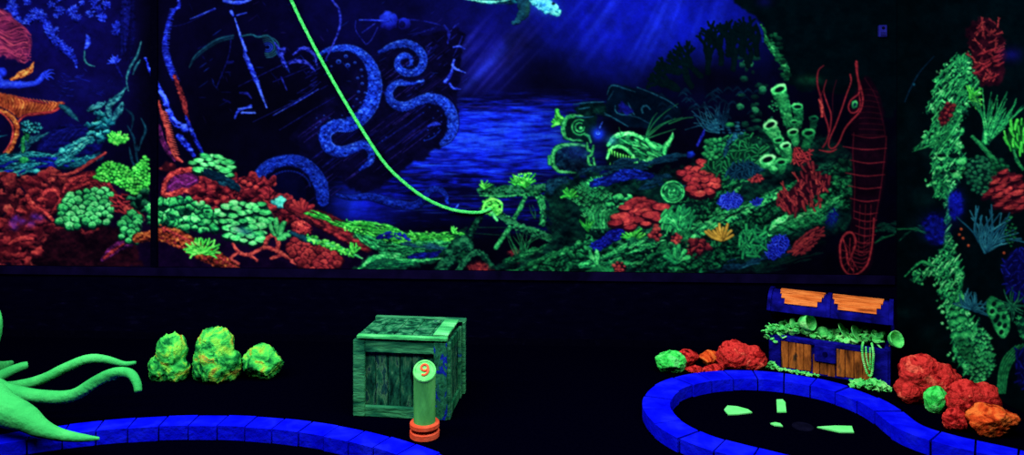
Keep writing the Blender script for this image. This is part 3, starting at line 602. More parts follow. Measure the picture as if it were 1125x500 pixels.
# ---- left reef, blue green streaks
part('painted_rock', 'dark blue mound behind the streaked rocks')
poly([(40, 166), (48, 148), (62, 138), (84, 136), (104, 140), (118, 152), (100, 170), (70, 174)], 'bdim', .35, tex=.3, tf=(.06, .3), sm=3)
for k in range(14): stroke([(44+k*3, 166-k*1.2), (58+k*3, 148-k*.6), (80+k*2.5, 138+k*.8)], [.5, 1, .4], 'bdim', b=rng.uniform(.4, .85), a=.7)
part('painted_rock', 'streaky teal and blue rocks under the mermaid')
flow([(-60, 190), (-10, 184), (20, 180), (50, 176), (80, 180), (110, 172)], [16, 14, 12, 8, 6, 4], 70, 'teal', r=(2., .7), b=.72, bg=.22, frag=.3)
flow([(-50, 196), (0, 190), (40, 178), (90, 182)], [10, 10, 6, 4], 26, 'blue', r=(1.8, .7), b=.6, frag=.3)
flow([(60, 178), (80, 164), (104, 150)], [7, 7, 3], 26, 'teal', r=(2.4, .7), b=.85, frag=.7)
flow([(22, 168), (34, 156), (58, 142)], [6, 5, 2], 12, 'tdim', r=(1.8, .6), b=.95, frag=.7)
flow([(-60, 150), (0, 148), (14, 146)], [5, 4, 2], 10, 'teal', r=(2, .6), b=.6, frag=.6)
flow([(26, 168), (28, 150), (22, 128)], [3, 3, 2], 8, 'gdim', r=(2, .6), b=.7, frag=.6)
lobe(68, 166, 4.5, 4, 0, 'teal', b=.95); lobe(26, 176, 6, 4, 0, 'green', b=.7); lobe(40, 188, 5, 3, 0, 'teal', b=.8)
part('painted_coral', 'pale teal coral tufts'); cluster([(24, 136), (32, 134), (44, 138), (42, 146), (26, 145)], 18, 2.4, 'teal', 'spike', b=.95)
part('painted_coral', 'rounded teal coral stack'); cluster([(104, 130), (112, 126), (118, 132), (121, 146), (112, 150), (100, 147), (98, 140)], 16, 4.6, 'teal', b=.85)
part('painted_seaweed', 'broad teal seaweed leaves')
for p in [[(138, 97), (130, 107), (121, 114), (119, 124), (125, 131)], [(135, 112), (131, 122), (124, 132)], [(97, 122), (104, 118), (115, 113)]]: stroke(p, [1, 3.4, 4, 3.6, 1.5], 'tdim', b=1., tex=.35)
part('painted_coral', 'bright green leafy sprig'); fan(129, 158, 12, 13, 15, 165, (2.2, 1.4), 'lime', b=.95); cluster([(120, 150), (138, 148), (138, 156), (122, 157)], 10, 2.4, 'lime', b=.95, bg=None)

# ---- left reef, red and green corals
part('painted_rock', 'dark maroon rocks at the foot of the left mural')
poly([(-70, 232), (0, 205), (60, 190), (120, 190), (166, 190), (166, 292), (-70, 292)], 'plum', .04, tex=.06, tf=(.08, .08), sm=3)
vor([(-70, 212), (-20, 200), (30, 194), (80, 196), (90, 230), (50, 262), (42, 290), (-70, 292)], 46, 12, 'rdim', b=.8, warp=.8)
poly([(44, 268), (56, 252), (74, 246), (92, 252), (110, 246), (132, 252), (150, 262), (166, 262), (166, 292), (40, 292)], 'rdim', .08, tex=.14, sm=2)
stroke([(42, 276), (52, 258), (66, 250), (82, 248), (94, 256), (108, 252)], [1.5, 3, 2.6, 2.4, 2], 'rdim', b=.55, tex=.5)
stroke([(112, 286), (120, 278), (132, 270), (144, 268)], [2, 5, 6, 3], 'plum', b=.62, tex=.5); stroke([(114, 284), (124, 276), (136, 268)], [1.5, 2.5, 1], 'red', b=.6, tex=.4)
def lump(cx, cy, w, h, pal='red', b=.7, n=None, s=4.5, **kw):
    n = n or int(w*h/22)
    pts = [(cx+math.cos(t)*w*rng.uniform(.88, 1.08), cy+math.sin(t)*h*rng.uniform(.88, 1.08)) for t in [k*PI/5 for k in range(10)]]
    cluster(pts, n, s, pal, bg=.22, b=b, **kw)
part('painted_coral', 'red coral mound with knobbly top'); lump(40, 203, 20, 10, 'red', .6, s=4.6, tex=.4); lump(60, 204, 12, 7, 'rdim', .9, s=3.6)
part('painted_coral', 'dull red coral at the left edge'); lump(-36, 224, 26, 13, 'rdim', .85); lump(6, 222, 18, 10, 'rdim', 1.05, s=4)
part('painted_coral', 'red ring-shaped coral'); lobe(56, 219, 12, 11, 0, 'red', b=.35); stroke([(48, 226), (46, 216), (54, 209), (64, 212), (66, 222), (60, 230), (70, 226), (78, 212)], [2.6, 2.8, 2.8, 2.6], 'red', b=.66, tex=.35)
part('painted_coral', 'folded red coral column'); lump(38, 222, 9, 12, 'red', .68, s=4.4); stroke([(30, 216), (38, 228), (50, 234), (58, 242)], [3, 3.4, 3, 2], 'red', b=.72, tex=.4)
part('painted_coral', 'broad red coral with violet spots'); lump(26, 246, 28, 16, 'red', .62, s=5.2, tex=.4)
for x, y in [(14, 245), (18, 240), (24, 243), (38, 238), (44, 240), (16, 250), (34, 246)]: glow(x, y, 4, 3.4, 0, (110, 50, 200), .6, (.4, .4))
part('painted_coral', 'red coral rocks in the bottom left corner'); lump(-36, 272, 30, 17, 'red', .5, s=5.5); lump(8, 272, 19, 16, 'red', .62, s=4.6, tex=.4); lump(26, 278, 12, 11, 'red', .66, s=6); stroke([(10, 268), (24, 262), (36, 262)], [2, 3.4, 2], 'red', b=.7)
part('painted_coral', 'red spreading coral above the green lobes'); flow([(72, 214), (84, 202), (100, 196), (116, 206), (126, 214)], [6, 8, 8, 6, 3], 30, 'red', r=(2.6, 1), b=.62, bg=.3, frag=.6)
stroke([(56, 192), (74, 192), (88, 186), (100, 178), (116, 168)], [1.5, 2.4, 2.2, 1.6], 'rdim', b=.85)
part('painted_coral', 'cluster of round bright green coral lobes in the left mural')
cluster([(64, 242), (68, 228), (76, 214), (88, 212), (102, 209), (114, 208), (122, 214), (123, 238), (112, 246), (90, 248), (74, 249)], 46, 5.2, 'green', 'cup', b=1.05, bg=.08)
part('painted_coral', 'fine-leaved green coral bush'); cluster([(103, 196), (110, 184), (120, 178), (134, 182), (146, 186), (160, 172), (163, 176), (163, 212), (148, 213), (134, 206), (116, 200)], 130, 2.5, 'lime', b=.82, bg=.16)
part('painted_coral', 'small red lobed coral'); cluster([(124, 217), (134, 213), (144, 217), (146, 228), (138, 234), (126, 232)], 18, 3.2, 'red', 'bit', b=.62, ang=.3)
stroke([(138, 228), (148, 233), (160, 242)], [3, 4, 3], 'rdim', b=1., tex=.4)
part('painted_coral', 'green coral lobes beside the batten'); cluster([(133, 262), (134, 244), (140, 236), (150, 236), (154, 246), (164, 244), (164, 262), (150, 266)], 20, 5, 'green', 'cup', b=.9); fan(160, 256, 5, 14, 50, 120, (2, 1.4), 'green', b=.8)
cluster([(142, 216), (162, 212), (163, 234), (150, 230)], 14, 3.4, 'gdark', b=1.)
# main mural left reef
part('painted_rock', 'shadowy rocks under the reef corals')
poly([(170, 195), (230, 195), (290, 200), (330, 225), (380, 260), (420, 285), (420, 301), (170, 301)], 'plum', .02, tex=.04, sm=3)
part('painted_coral', 'big red ring coral with a violet hollow')
lobe(199, 203, 22, 15, -.2, 'plum', b=.62, tex=.4)
stroke([(179, 213), (182, 200), (190, 191), (204, 187), (216, 188), (222, 196), (221, 206), (212, 211), (202, 209), (192, 213), (182, 214)], [3, 3.2, 3.4, 3.6, 3.4, 3.4, 3.2], 'red', b=.76, tex=.4)
stroke([(186, 206), (194, 200), (206, 203), (216, 198)], [1.5, 2.4, 2, 1.4], 'plum', b=.9)
lump(186, 184, 10, 5, 'rdim', .8, s=3)
part('painted_coral', 'long red coral ledge'); vor([(214, 206), (232, 204), (254, 200), (270, 194), (286, 198), (300, 212), (320, 234), (312, 242), (290, 226), (262, 222), (236, 232), (216, 222)], 26, 9.5, 'red', b=.62, warp=1.1); flow([(214, 214), (232, 214), (250, 212), (268, 206), (284, 208), (300, 222), (318, 238)], [8, 8, 10, 7, 7, 6, 4], 12, 'red', r=(2.6, 1.), b=.6, frag=.2)
for x, y in [(268, 200), (274, 203), (262, 205), (281, 206), (238, 222), (250, 226), (246, 218), (228, 220)]: lobe(x, y, 4, 3, 0, 'red', b=.8)
part('painted_coral', 'small green plate coral on the ledge top'); cluster([(210, 180), (222, 171), (238, 170), (252, 178), (258, 190), (248, 195), (230, 190), (214, 184)], 20, 5, 'green', 'plate', b=1.05, ang=.15, bg=None)
part('painted_rock', 'dark teal rock slope'); flow([(228, 190), (246, 198), (262, 208)], [5, 5, 3], 10, 'tdim', r=(2.4, .8), b=.5, bg=.3, frag=.7)
part('painted_coral', 'wide mass of green coral lobes'); cluster([(166, 232), (172, 222), (190, 218), (214, 222), (232, 230), (242, 240), (240, 250), (214, 254), (188, 246), (168, 242)], 62, 4.8, 'green', b=.98, bg=.12, flat=.6)
part('painted_coral', 'layered green shelf coral'); cluster([(242, 236), (250, 226), (262, 222), (280, 224), (292, 224), (300, 238), (290, 248), (288, 262), (278, 268), (262, 262), (246, 256)], 34, 5, 'green', 'plate', b=1.02, ang=.15, bg=.16, flat=.62)
glow(268, 254, 10, 4, .3, (20, 40, 120), .5)
part('painted_coral', 'red fringed ridge right of the batten foot')
ridge([(150, 262), (176, 258), (196, 262), (220, 276), (244, 288), (264, 300)], [5, 8, 10, 9, 8, 4], 'orange', b=.5, tex=.8)
for k in range(70):
    t = rng.random(); x = 176+t*84; y = 254+t*40+rng.uniform(-7, 9); lobe(x, y, rng.uniform(1.4, 3), rng.uniform(1.2, 2.2), .5, 'red' if k % 2 else 'orange', b=rng.uniform(.4, .85))
for k in range(24): t = k/23; x = 180+t*80; y = 251+t*44+math.sin(t*3)*-2; lobe(x, y, 2.4, 1.8, .5, 'red', b=.8)
part('painted_anemone', 'spiky bright green anemone'); 
for k in range(13): branch(222+rng.uniform(-5, 5), 277, 90+(k-6)*17, rng.uniform(8, 11), 1.9, 'lime', 1, b=.95, sp=.7, shrink=.75)
part('painted_coral', 'reddish branching coral low in the mural')
for p, w in [([(256, 268), (262, 277), (274, 280), (290, 272), (304, 276), (318, 284), (332, 292)], [1.5, 2.6, 2.2, 2.2, 2.6, 2.4, 1.5]), ([(262, 277), (254, 284), (262, 290)], 1.8), ([(290, 272), (294, 262), (300, 258)], [2.4, 2.8, 2.6]), ([(304, 276), (306, 268), (304, 260)], [2.6, 3, 3]), ([(298, 284), (310, 280)], 2), ([(274, 280), (282, 286)], 2), ([(338, 296), (320, 288)], 1.5)]: stroke(p, w, 'rdim', b=1.1, tex=.3)
part('painted_coral', 'green finger coral'); 
for p in [[(306, 260), (300, 254), (297, 248)], [(307, 259), (304, 250), (303, 242)], [(308, 260), (309, 252), (312, 245)], [(309, 261), (314, 258), (317, 258), (318, 256)], [(306, 262), (312, 262)]]: stroke(p, [2.4, 3.4, 3], 'gdim', b=1.15, tex=.2)
part('painted_coral', 'pale teal coral knob'); cluster([(300, 222), (306, 217), (314, 222), (322, 227), (308, 227)], 10, 3.2, 'teal', b=1.); glow(308, 221, 6, 3, 0, (90, 240, 170), .5)
part('painted_coral', 'red coral ridge sloping down to the sand'); flow([(318, 226), (340, 236), (362, 246), (384, 258), (404, 274)], [6, 8, 10, 10, 4], 26, 'rdim', r=(2, .8), b=.75, bg=.38, frag=.4)
for k in range(18):
    t = k/17; x = 346+rng.uniform(0, 60); y = 236+(x-346)*.48+rng.uniform(-4, 14); lobe(x, y, rng.uniform(5, 7.5), 2.4, .35, 'red', b=.62, lit=.7)
for k in range(14): t = k/13; lobe(322+t*58, 226+t*27, 4, 2.2, .4, 'red', b=.72)
part('painted_coral', 'thin green growth along the red ridge'); flow([(320, 228), (336, 232), (352, 238), (372, 246), (398, 252), (416, 258)], [2.5, 3, 2.5, 2.5, 3], 26, 'lime', r=(1.8, .7), b=.72, frag=.3)
part('painted_anemone', 'small red anemone with stubby arms'); fan(331, 233, 9, 13, 8, 172, (2.6, 2.2), 'red', bend=.2, b=.72, tex=.1)
part('painted_coral', 'round red brain coral'); lobe(331, 252, 12.5, 10.5, .2, 'red', b=.66, tex=.5, tf=.9, rim=.1)
part('painted_coral', 'heap of round red coral lobes'); cluster([(317, 272), (324, 263), (340, 264), (354, 270), (366, 278), (373, 288), (362, 296), (346, 297), (328, 288)], 42, 4.9, 'red', 'cup', b=.72, bg=.2)
part('painted_coral', 'bright green feathery branch'); 
stroke([(320, 256), (334, 262), (348, 268)], [2, 3.5, 2], 'tdim', b=.6); stroke([(338, 261), (356, 268), (376, 274), (398, 284)], [2, 3.4, 3, 1], 'green', b=.9)
for k in range(46): t = k/45; x = 338+t*52; y = 261+t*19; lobe(x+rng.uniform(-2, 2), y+rng.uniform(-4.5, 3.5), rng.uniform(1.6, 3), rng.uniform(1.4, 2.4), 0, 'lime', b=rng.uniform(.7, 1.1))
fan(388, 278, 6, 10, 30, 130, (1.8, 1.2), 'lime', b=.9)

# ---- centre: green sea bed, roots, anchor
part('painted_seabed', 'flowing bright green sea bed')
poly([(372, 244), (392, 246), (420, 254), (450, 258), (490, 256), (514, 254), (514, 282), (480, 286), (440, 284), (410, 272), (386, 258)], 'gdim', .28, tex=.4, tf=(.05, .25), sm=3, rough=3)
flow([(376, 246), (398, 250), (424, 256), (450, 262), (480, 262), (514, 258)], [4, 7, 8, 7, 6, 6], 90, 'lime', r=(1.9, .6), b=.72, frag=.3, bump=.25)
flow([(392, 256), (414, 270), (440, 274), (470, 270), (500, 268)], [3, 6, 7, 5, 4], 60, 'green', r=(1.9, .6), b=.72, frag=.3, bump=.15)
flow([(414, 262), (434, 258), (450, 266)], [3, 4, 3], 16, 'blue', r=(2, .6), b=.62, frag=.6); flow([(430, 280), (462, 282), (490, 276)], [2, 3, 2], 14, 'blue', r=(1.8, .6), b=.5, frag=.5)
flow([(440, 266), (470, 270), (500, 276)], [3, 3, 2], 14, 'tdim', r=(1.8, .6), b=.8, frag=.5)
for k in range(60): x = rng.uniform(378, 514); y = 250+min(8, (x-378)*.12)+rng.uniform(-3, 4); lobe(x, y, rng.uniform(1, 2.4), rng.uniform(1, 2), 0, 'lime', b=rng.uniform(.6, 1.0))
fan(498, 256, 5, 7, 50, 130, (1.6, .8), 'lime', b=.95)
part('painted_rock', 'smooth green mound at the foot of the mural')
poly([(382, 301), (398, 288), (414, 281), (436, 282), (454, 286), (488, 284), (470, 290), (448, 296), (424, 301)], 'gdark', .55, tex=.3, tf=(.04, .2), sm=2, grad=-.5)
stroke([(392, 298), (410, 284), (430, 282), (452, 287), (488, 284)], [1.5, 3.2, 3, 2.4, 1], 'green', b=.78, tex=.4, sf=1.2); flow([(400, 296), (430, 290), (460, 290)], [4, 4, 2], 12, 'green', r=(1.8, .5), b=.5, frag=.6)
part('painted_root', 'dark green roots under the anchor')
for p, w, b in [([(482, 301), (494, 284), (502, 270), (512, 266), (516, 274)], [8, 8, 8, 7, 5], .75), ([(502, 300), (512, 286), (522, 278), (532, 282), (540, 294), (548, 300)], [3, 4, 4, 4, 4, 3], .8), ([(516, 258), (526, 240), (532, 226)], [4, 4, 3], .5), ([(536, 300), (544, 296), (560, 290)], 4, .4)]:
    stroke(p, w, 'gdark', b=b, tex=.6, tf=.2, lit=.6)
part('painted_rock', 'rusty red sea floor patches')
for c in [(526, 294, 14, 7), (580, 288, 14, 6), (566, 278, 8, 5)]:
    lobe(*c, 0, 'rdim', b=.8, tex=.5, lit=.1, soft=4); fan(c[0], c[1]+5, 14, 9, 30, 150, (.9, .4), 'rdim', b=.8, sx=c[2]*.7)
part('painted_log', 'sunken log covered in dark green growth'); ridge([(528, 209), (545, 211), (562, 209), (580, 209), (598, 206)], [5, 6, 6, 6, 5], 'gdark', b=.95, tex=.8)
for k in range(60): lobe(rng.uniform(528, 600), rng.uniform(202, 215), rng.uniform(1, 2.2), rng.uniform(.8, 1.8), 0, 'gdim', b=rng.uniform(.3, .85))
fan(532, 207, 8, 8, 20, 160, (1.4, .9), 'lime', b=.85)
part('painted_coral', 'spiky bright green coral on the log'); fan(576, 205, 12, 17, 20, 160, (1.8, 1.2), 'lime', bend=.5, b=.85); fan(566, 203, 6, 10, 20, 150, (1.6, 1), 'lime', b=.85)
for k in range(20): lobe(rng.uniform(566, 584), rng.uniform(190, 203), 1.8, 1.5, 0, 'lime', b=rng.uniform(.7, 1.))
part('painted_rock', 'dark round boulder behind the log'); lobe(616, 208, 18, 14, 0, 'tdim', b=.5, tex=.6, tf=.5); 
for k in range(30): stroke([(rng.uniform(602, 630), rng.uniform(196, 214))]*1+[(rng.uniform(602, 632), rng.uniform(198, 214))], [.4, .7], 'tdim', b=.6, a=.5)
part('painted_anchor', 'overgrown green ship anchor with its ring end')
stroke([(527, 215), (550, 216), (580, 214), (600, 218), (628, 222), (654, 222)], [1, 1.4, 1.6, 2, 3.2, 2.4], 'gdim', b=.9, tex=.5)
stroke([(578, 214), (572, 228), (564, 242)], [2.4, 2.6, 2.4], 'gdim', b=.85, tex=.4)
stroke([(580, 214), (588, 213), (594, 220), (597, 232), (596, 246)], [2, 3.2, 4, 4, 3.4], 'gdim', b=.8, tex=.5)
stroke([(538, 226), (550, 236), (562, 245), (576, 252), (590, 256), (604, 262), (618, 270)], [3, 4.5, 4.6, 5, 5, 4.5, 3], 'gdark', b=1.25, tex=.7, tf=.3)
for k in range(50): t = rng.random(); lobe(548+t*68, 236+t*33+rng.uniform(-4, 3), rng.uniform(1, 2.2), rng.uniform(.8, 1.6), 0, 'gdim', b=rng.uniform(.6, 1.1))
stroke([(560, 250), (553, 260), (545, 272)], [3, 2.8, 3], 'gdim', b=.9, tex=.3)
cluster([(530, 222), (540, 218), (550, 224), (550, 234), (538, 236), (532, 232)], 26, 2.6, 'lime', b=.95); stroke([(536, 230), (542, 236), (546, 242)], [2, 2, 1.6], 'green', b=1.1); stroke([(530, 232), (534, 222), (543, 219), (551, 224), (551, 232)], [1.4, 1.8, 1.4], 'lime', b=1.)
for p in [[(600, 236), (640, 238)], [(520, 250), (560, 250)], [(516, 256), (556, 259)], [(600, 243), (650, 247)]]: stroke(p, .6, 'gdark', b=.7, a=.7)
part('painted_seaweed', 'dark grass blades under the anchor'); fan(572, 283, 16, 30, 55, 125, (.8, .4), 'gdim', b=.8, sx=6, a=.85); fan(600, 240, 10, 14, 50, 130, (.7, .4), 'gdark', b=.9, sx=14)
part('painted_coral', 'low dark green coral mat'); flow([(556, 288), (576, 282), (596, 276), (616, 268), (640, 262)], [4, 5, 5, 5, 3], 40, 'gdim', r=(2, .8), b=.55, bg=.35, frag=.3, bump=.5)
part('painted_coral', 'bushy green coral by the anchor fluke'); fan(618, 270, 15, 15, 15, 165, (1.8, 1), 'gdim', b=.95); cluster([(604, 264), (612, 256), (624, 254), (632, 260), (630, 270), (608, 270)], 24, 2.4, 'gdim', 'spike', b=.9, bg=None)
part('painted_coral', 'green hump of fine coral'); stroke([(598, 300), (602, 288), (612, 282), (622, 286)], [3, 4, 4, 3], 'green', b=.75); cluster([(600, 294), (606, 283), (616, 281), (626, 288), (620, 292), (608, 290)], 34, 1.9, 'lime', b=.85, bg=None)

# ---- centre right: diver's helmet, chain, anglerfish
part('painted_water', 'dark hollow around the anglerfish')
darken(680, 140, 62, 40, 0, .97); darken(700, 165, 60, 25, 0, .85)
part('painted_diving_helmet', 'old diving helmet and breastplate overgrown with green')
poly([(618, 152), (618, 134), (626, 126), (644, 124), (656, 130), (654, 152), (640, 158)], 'gdark', .16, tex=.15, sm=2, rough=.8)
stroke([(640, 128), (626, 128), (620, 134), (619, 146), (624, 153), (640, 155)], [1.6, 2.6, 3, 2.6, 1.8, 1.2], 'gdim', b=.95, tex=.3)
for q in (8.5, 5): stroke([(637+math.cos(t)*q, 140+math.sin(t)*q) for t in np.linspace(.9 if q > 6 else 0, 5.2, 9)], [1, 1.3, .8], 'gdim', b=.85)
lobe(638, 141, 2.4, 2.4, 0, 'gdim', b=1.2)
fan(614, 136, 7, 9, 50, 200, (2, 1.6), 'lime', b=.8); stroke([(612, 122), (614, 128), (618, 130)], [2.6, 2, 1.6], 'lime', b=.8)
poly([(606, 186), (605, 170), (612, 160), (630, 157), (650, 162), (654, 190), (630, 192)], 'tdim', .22, tex=.4, tf=(.3, .3), sm=2, rough=.8)
stroke([(632, 190), (614, 188), (607, 178), (609, 166), (618, 160), (634, 159), (644, 161)], [1, 2, 2.8, 2.8, 2.6, 2, 1], 'gdim', b=1.05, tex=.3)
stroke([(604, 180), (603, 172)], [2.4, 2], 'gdim', b=1.)
glow(634, 168, 14, 9, .2, (20, 50, 150), .5, (.4, .4)); darken(636, 182, 14, 8, 0, .6)
poly([(628, 120), (640, 114), (660, 112), (668, 120), (664, 128), (640, 126)], 'gdark', .1, sm=2)
for p in [[(630, 115), (644, 113), (664, 112)], [(632, 128), (646, 129), (652, 128)], [(636, 120), (648, 118)]]: stroke(p, [.6, 1, .5], 'tdim', b=.7)
part('painted_chain', 'twisted chain hanging beside the helmet')
for p in [[(642, 148), (647, 150), (649, 157)], [(645, 157), (646, 165), (650, 166)], [(652, 160), (650, 170), (646, 172)], [(646, 172), (647, 180), (651, 182)], [(652, 174), (653, 184), (648, 188)]]: stroke(p, [1.2, 2, 1.2], 'gdim', b=1., tex=.2)
part('painted_eel', 'dark eel-like creature outlined in thin grey-blue')
poly([(666, 118), (668, 98), (674, 93), (700, 97), (730, 106), (746, 118), (744, 132), (716, 140), (690, 138), (668, 128)], 'tdim', .04, tex=.05, sm=2, rough=1)
for p, b in [([(667, 104), (672, 94), (688, 98), (698, 101)], .62), ([(700, 96), (720, 104), (736, 112), (744, 118)], .7), ([(664, 124), (676, 131), (690, 139)], .75), ([(684, 126), (700, 129), (714, 136)], .5), ([(676, 116), (676, 122), (682, 126), (694, 126)], .75), ([(690, 113), (694, 122), (697, 126)], .8), ([(664, 126), (672, 128)], .8), ([(668, 110), (674, 100)], .5)]: stroke(p, [.6, 1.1, .6], 'tdim', b=b, a=.9)
stroke([(706, 124), (705, 119), (710, 116), (714, 120)], [1.2, 1.4, 1], 'tdim', b=.72); poly([(678, 114), (690, 114), (696, 124), (682, 124)], 'bdim', .35, sm=2)
part('painted_lure', 'small glowing blue lure light'); glow(657, 147, 7, 7, 0, (20, 60, 255), .9); lobe(657, 147, 2.8, 2.8, 0, 'octo', b=1.3, tex=0); stroke([(657, 146), (660, 138), (662, 134)], [1.2, .5], 'octo', b=1)
part('painted_anglerfish', 'toothy green anglerfish with a wide open mouth')
poly([(666, 166), (672, 154), (684, 147), (698, 147), (712, 152), (722, 160), (738, 158), (730, 168), (718, 180), (700, 188), (690, 182), (676, 176)], 'gdim', .42, tex=.6, tf=(.18, .3), sm=1, rough=1.2)
for k in range(26): x = rng.uniform(676, 722); y = 150+rng.uniform(0, 26); stroke([(x, y), (x+rng.uniform(4, 10), y+rng.uniform(1, 5))], [.6, 1.8, .6], 'green', b=rng.uniform(.5, .95), tex=.2)
stroke([(668, 160), (676, 150), (690, 147), (702, 150), (710, 156)], [2, 3, 2.6, 2], 'green', b=.9, tex=.4); glow(672, 154, 6, 5, 0, (30, 110, 160), .6)
poly([(668, 184), (666, 172), (672, 163), (684, 162), (694, 170), (700, 180), (694, 184), (684, 176), (674, 178)], 'green', .02, tex=.02, sm=1, rough=.4)
stroke([(667, 174), (671, 164), (680, 161), (690, 166), (698, 176), (700, 182)], [1.6, 2, 2.2, 2.4, 2], 'green', b=.92, tex=.3)
stroke([(664, 184), (672, 185), (684, 183), (696, 187), (702, 182)], [2, 2, 2, 2.6, 2], 'green', b=.88, tex=.3)
for k in range(10): t = k/9; x = 669+t*28; y = 165+abs(t-.4)*-2+t*10; stroke([(x, y), (x+.3, y+5)], [1, .3], 'lime', b=1., tex=0)
for k in range(8): t = k/7; x = 670+t*26; stroke([(x, 183), (x+.5, 178.5)], [.9, .3], 'lime', b=.95, tex=0)
for p, w in [([(710, 154), (716, 160), (724, 163), (732, 160)], [2.4, 3.6, 3, 2]), ([(732, 160), (738, 152), (739, 145)], [3, 2.2, .8]), ([(730, 162), (730, 170)], [3, 2]), ([(712, 168), (722, 172)], [2, 1])]: stroke(p, w, 'green', b=.85)
lobe(714, 178, 5, 7, .3, 'gdim', b=1.1)
part('painted_feeler', 'fine pale feelers rising from the fish')
for p in [[(710, 150), (718, 136), (730, 124), (745, 114)], [(712, 148), (724, 138), (742, 130)], [(712, 150), (730, 136), (750, 129)], [(712, 152), (726, 147), (742, 142)], [(682, 148), (680, 140)], [(710, 148), (716, 132), (722, 124)], [(735, 136), (752, 130), (762, 129)]]: stroke(p, [.9, .45], 'gdim', b=.8, a=.75, tex=.1)

# ---- right reef beds
part('painted_rock', 'green and black rock folds of the right reef')
poly([(600, 215), (640, 190), (700, 190), (760, 180), (830, 150), (900, 150), (955, 180), (955, 230), (905, 262), (820, 301), (560, 301), (600, 270)], 'gdark', .24, tex=.34, tf=(.09, .12), sm=5, rough=4)
flow([(640, 192), (680, 182), (720, 178), (764, 172)], [6, 6, 7, 4], 40, 'tdim', r=(2, .7), b=.48, frag=.35)
flow([(560, 300), (620, 282), (680, 268), (740, 258), (800, 240), (850, 222), (910, 204), (950, 186)], [5, 10, 12, 12, 12, 12, 10, 4], 130, 'gdim', r=(2.4, .8), b=.62, frag=.18)
flow([(640, 298), (700, 282), (750, 262), (800, 244), (840, 228), (876, 206)], [6, 9, 8, 8, 8, 4], 110, 'gdim', r=(2.4, .8), b=.78, frag=.18)
flow([(700, 292), (760, 286), (820, 272), (880, 246), (930, 222)], [5, 8, 8, 7, 4], 60, 'gdark', r=(2.2, .8), b=.9, frag=.25)
flow([(788, 236), (806, 206), (830, 186), (860, 176)], [5, 6, 5, 3], 40, 'gdim', r=(2.4, .8), b=.82, frag=.3, bump=.2)
flow([(700, 202), (724, 196), (744, 204), (790, 214)], [8, 8, 6, 4], 36, 'tdim', r=(2.2, .8), b=.5, frag=.35)
flow([(740, 298), (800, 292), (860, 276), (900, 262)], [3, 6, 6, 3], 36, 'tdim', r=(2, .7), b=.55, frag=.3)
flow([(814, 302), (880, 288), (905, 280)], [2, 5, 3], 12, 'gdark', r=(1.6, .6), b=.5, frag=.4)
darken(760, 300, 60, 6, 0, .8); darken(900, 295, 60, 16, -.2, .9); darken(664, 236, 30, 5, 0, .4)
for pg, n_, s_, pl, b_ in [([(560, 300), (600, 282), (660, 262), (720, 250), (730, 262), (680, 284), (620, 301)], 34, 12, 'gdim', .62), ([(700, 296), (760, 262), (820, 236), (870, 210), (930, 186), (950, 196), (900, 232), (840, 256), (780, 290), (740, 301)], 56, 14, 'gdim', .66), ([(660, 240), (700, 236), (730, 224), (730, 258), (700, 270), (660, 262)], 22, 9, 'gdark', .9), ([(756, 214), (780, 200), (800, 196), (790, 236), (760, 250)], 30, 6, 'gdim', .6)]:
    vor(pg, n_, s_, pl, b=b_, warp=1.0, asp=.5, ang=-.38, tex=.5)
part('painted_coral', 'bright green rock edge running up to the right')
ridge([(762, 262), (780, 248), (804, 238), (830, 226), (850, 216), (866, 206)], [4, 6, 6.5, 6, 5, 3], 'green', b=.62, tex=.7); darken(800, 238, 18, 2.6, -.42, .85)
flow([(766, 256), (800, 236), (840, 222)], [5, 5, 4], 26, 'green', r=(1.8, .7), b=.82, frag=.3)
flow([(636, 292), (664, 286), (700, 270), (736, 262)], [3, 5, 7, 4], 50, 'green', r=(2, .7), b=.68, frag=.3, bump=.4)
part('painted_coral', 'clumps of pale green fleshy coral')
cluster([(620, 216), (630, 208), (648, 200), (660, 196), (668, 206), (672, 222), (664, 238), (650, 246), (640, 238), (634, 224)], 60, 3.8, 'gdim', 'spike', b=1., bg=.2)
fan(626, 216, 9, 9, 0, 180, (2, 1.3), 'lime', b=.75); fan(654, 206, 9, 10, 10, 170, (2, 1.3), 'green', b=.75)
cluster([(668, 232), (672, 220), (684, 216), (692, 222), (688, 234), (676, 240)], 22, 4, 'green', b=.78, bg=.15)
for k in range(7): stroke([(650+k*3.4, 250), (648+k*4, 236), (652+k*4.6, 226+k)], [2, 2.6, 1.2], 'gdim', b=rng.uniform(.6, 1.), tex=.3)
part('painted_coral', 'yellow-green grassy tuft'); fan(646, 254, 8, 14, 60, 140, (1.5, .8), 'lime', b=.62)
part('painted_coral', 'blue coral hump'); flow([(650, 203), (670, 198), (688, 192), (716, 193)], [3, 5, 6, 3], 40, 'octo', r=(2.2, .8), b=.62, bg=.4, frag=.3, bump=.3)
part('painted_coral', 'blue coral band between green rocks'); flow([(648, 274), (664, 266), (680, 256), (690, 252)], [3, 6, 6, 3], 30, 'blue', r=(2, .7), b=.62, bg=.4, frag=.4, bump=.6)
part('painted_coral', 'flower-like green coral star'); fan(695, 262, 11, 13, 0, 180, (2.2, 1.3), 'lime', b=.8); fan(695, 262, 5, 7, 190, 350, (2, 1), 'green', b=.6)
part('painted_coral', 'pebbly dark green coral'); cluster([(626, 282), (628, 272), (640, 268), (646, 276), (642, 282)], 12, 3.6, 'gdim', b=.85)
part('painted_coral', 'pair of pale green leaves'); stroke([(656, 290), (650, 282), (648, 276)], [2, 3.2, 1.5], 'green', b=.85); stroke([(656, 290), (656, 280), (655, 274)], [2, 3, 1.2], 'green', b=.95); stroke([(644, 300), (660, 296), (676, 300)], [2, 5, 3], 'gdim', b=.7)
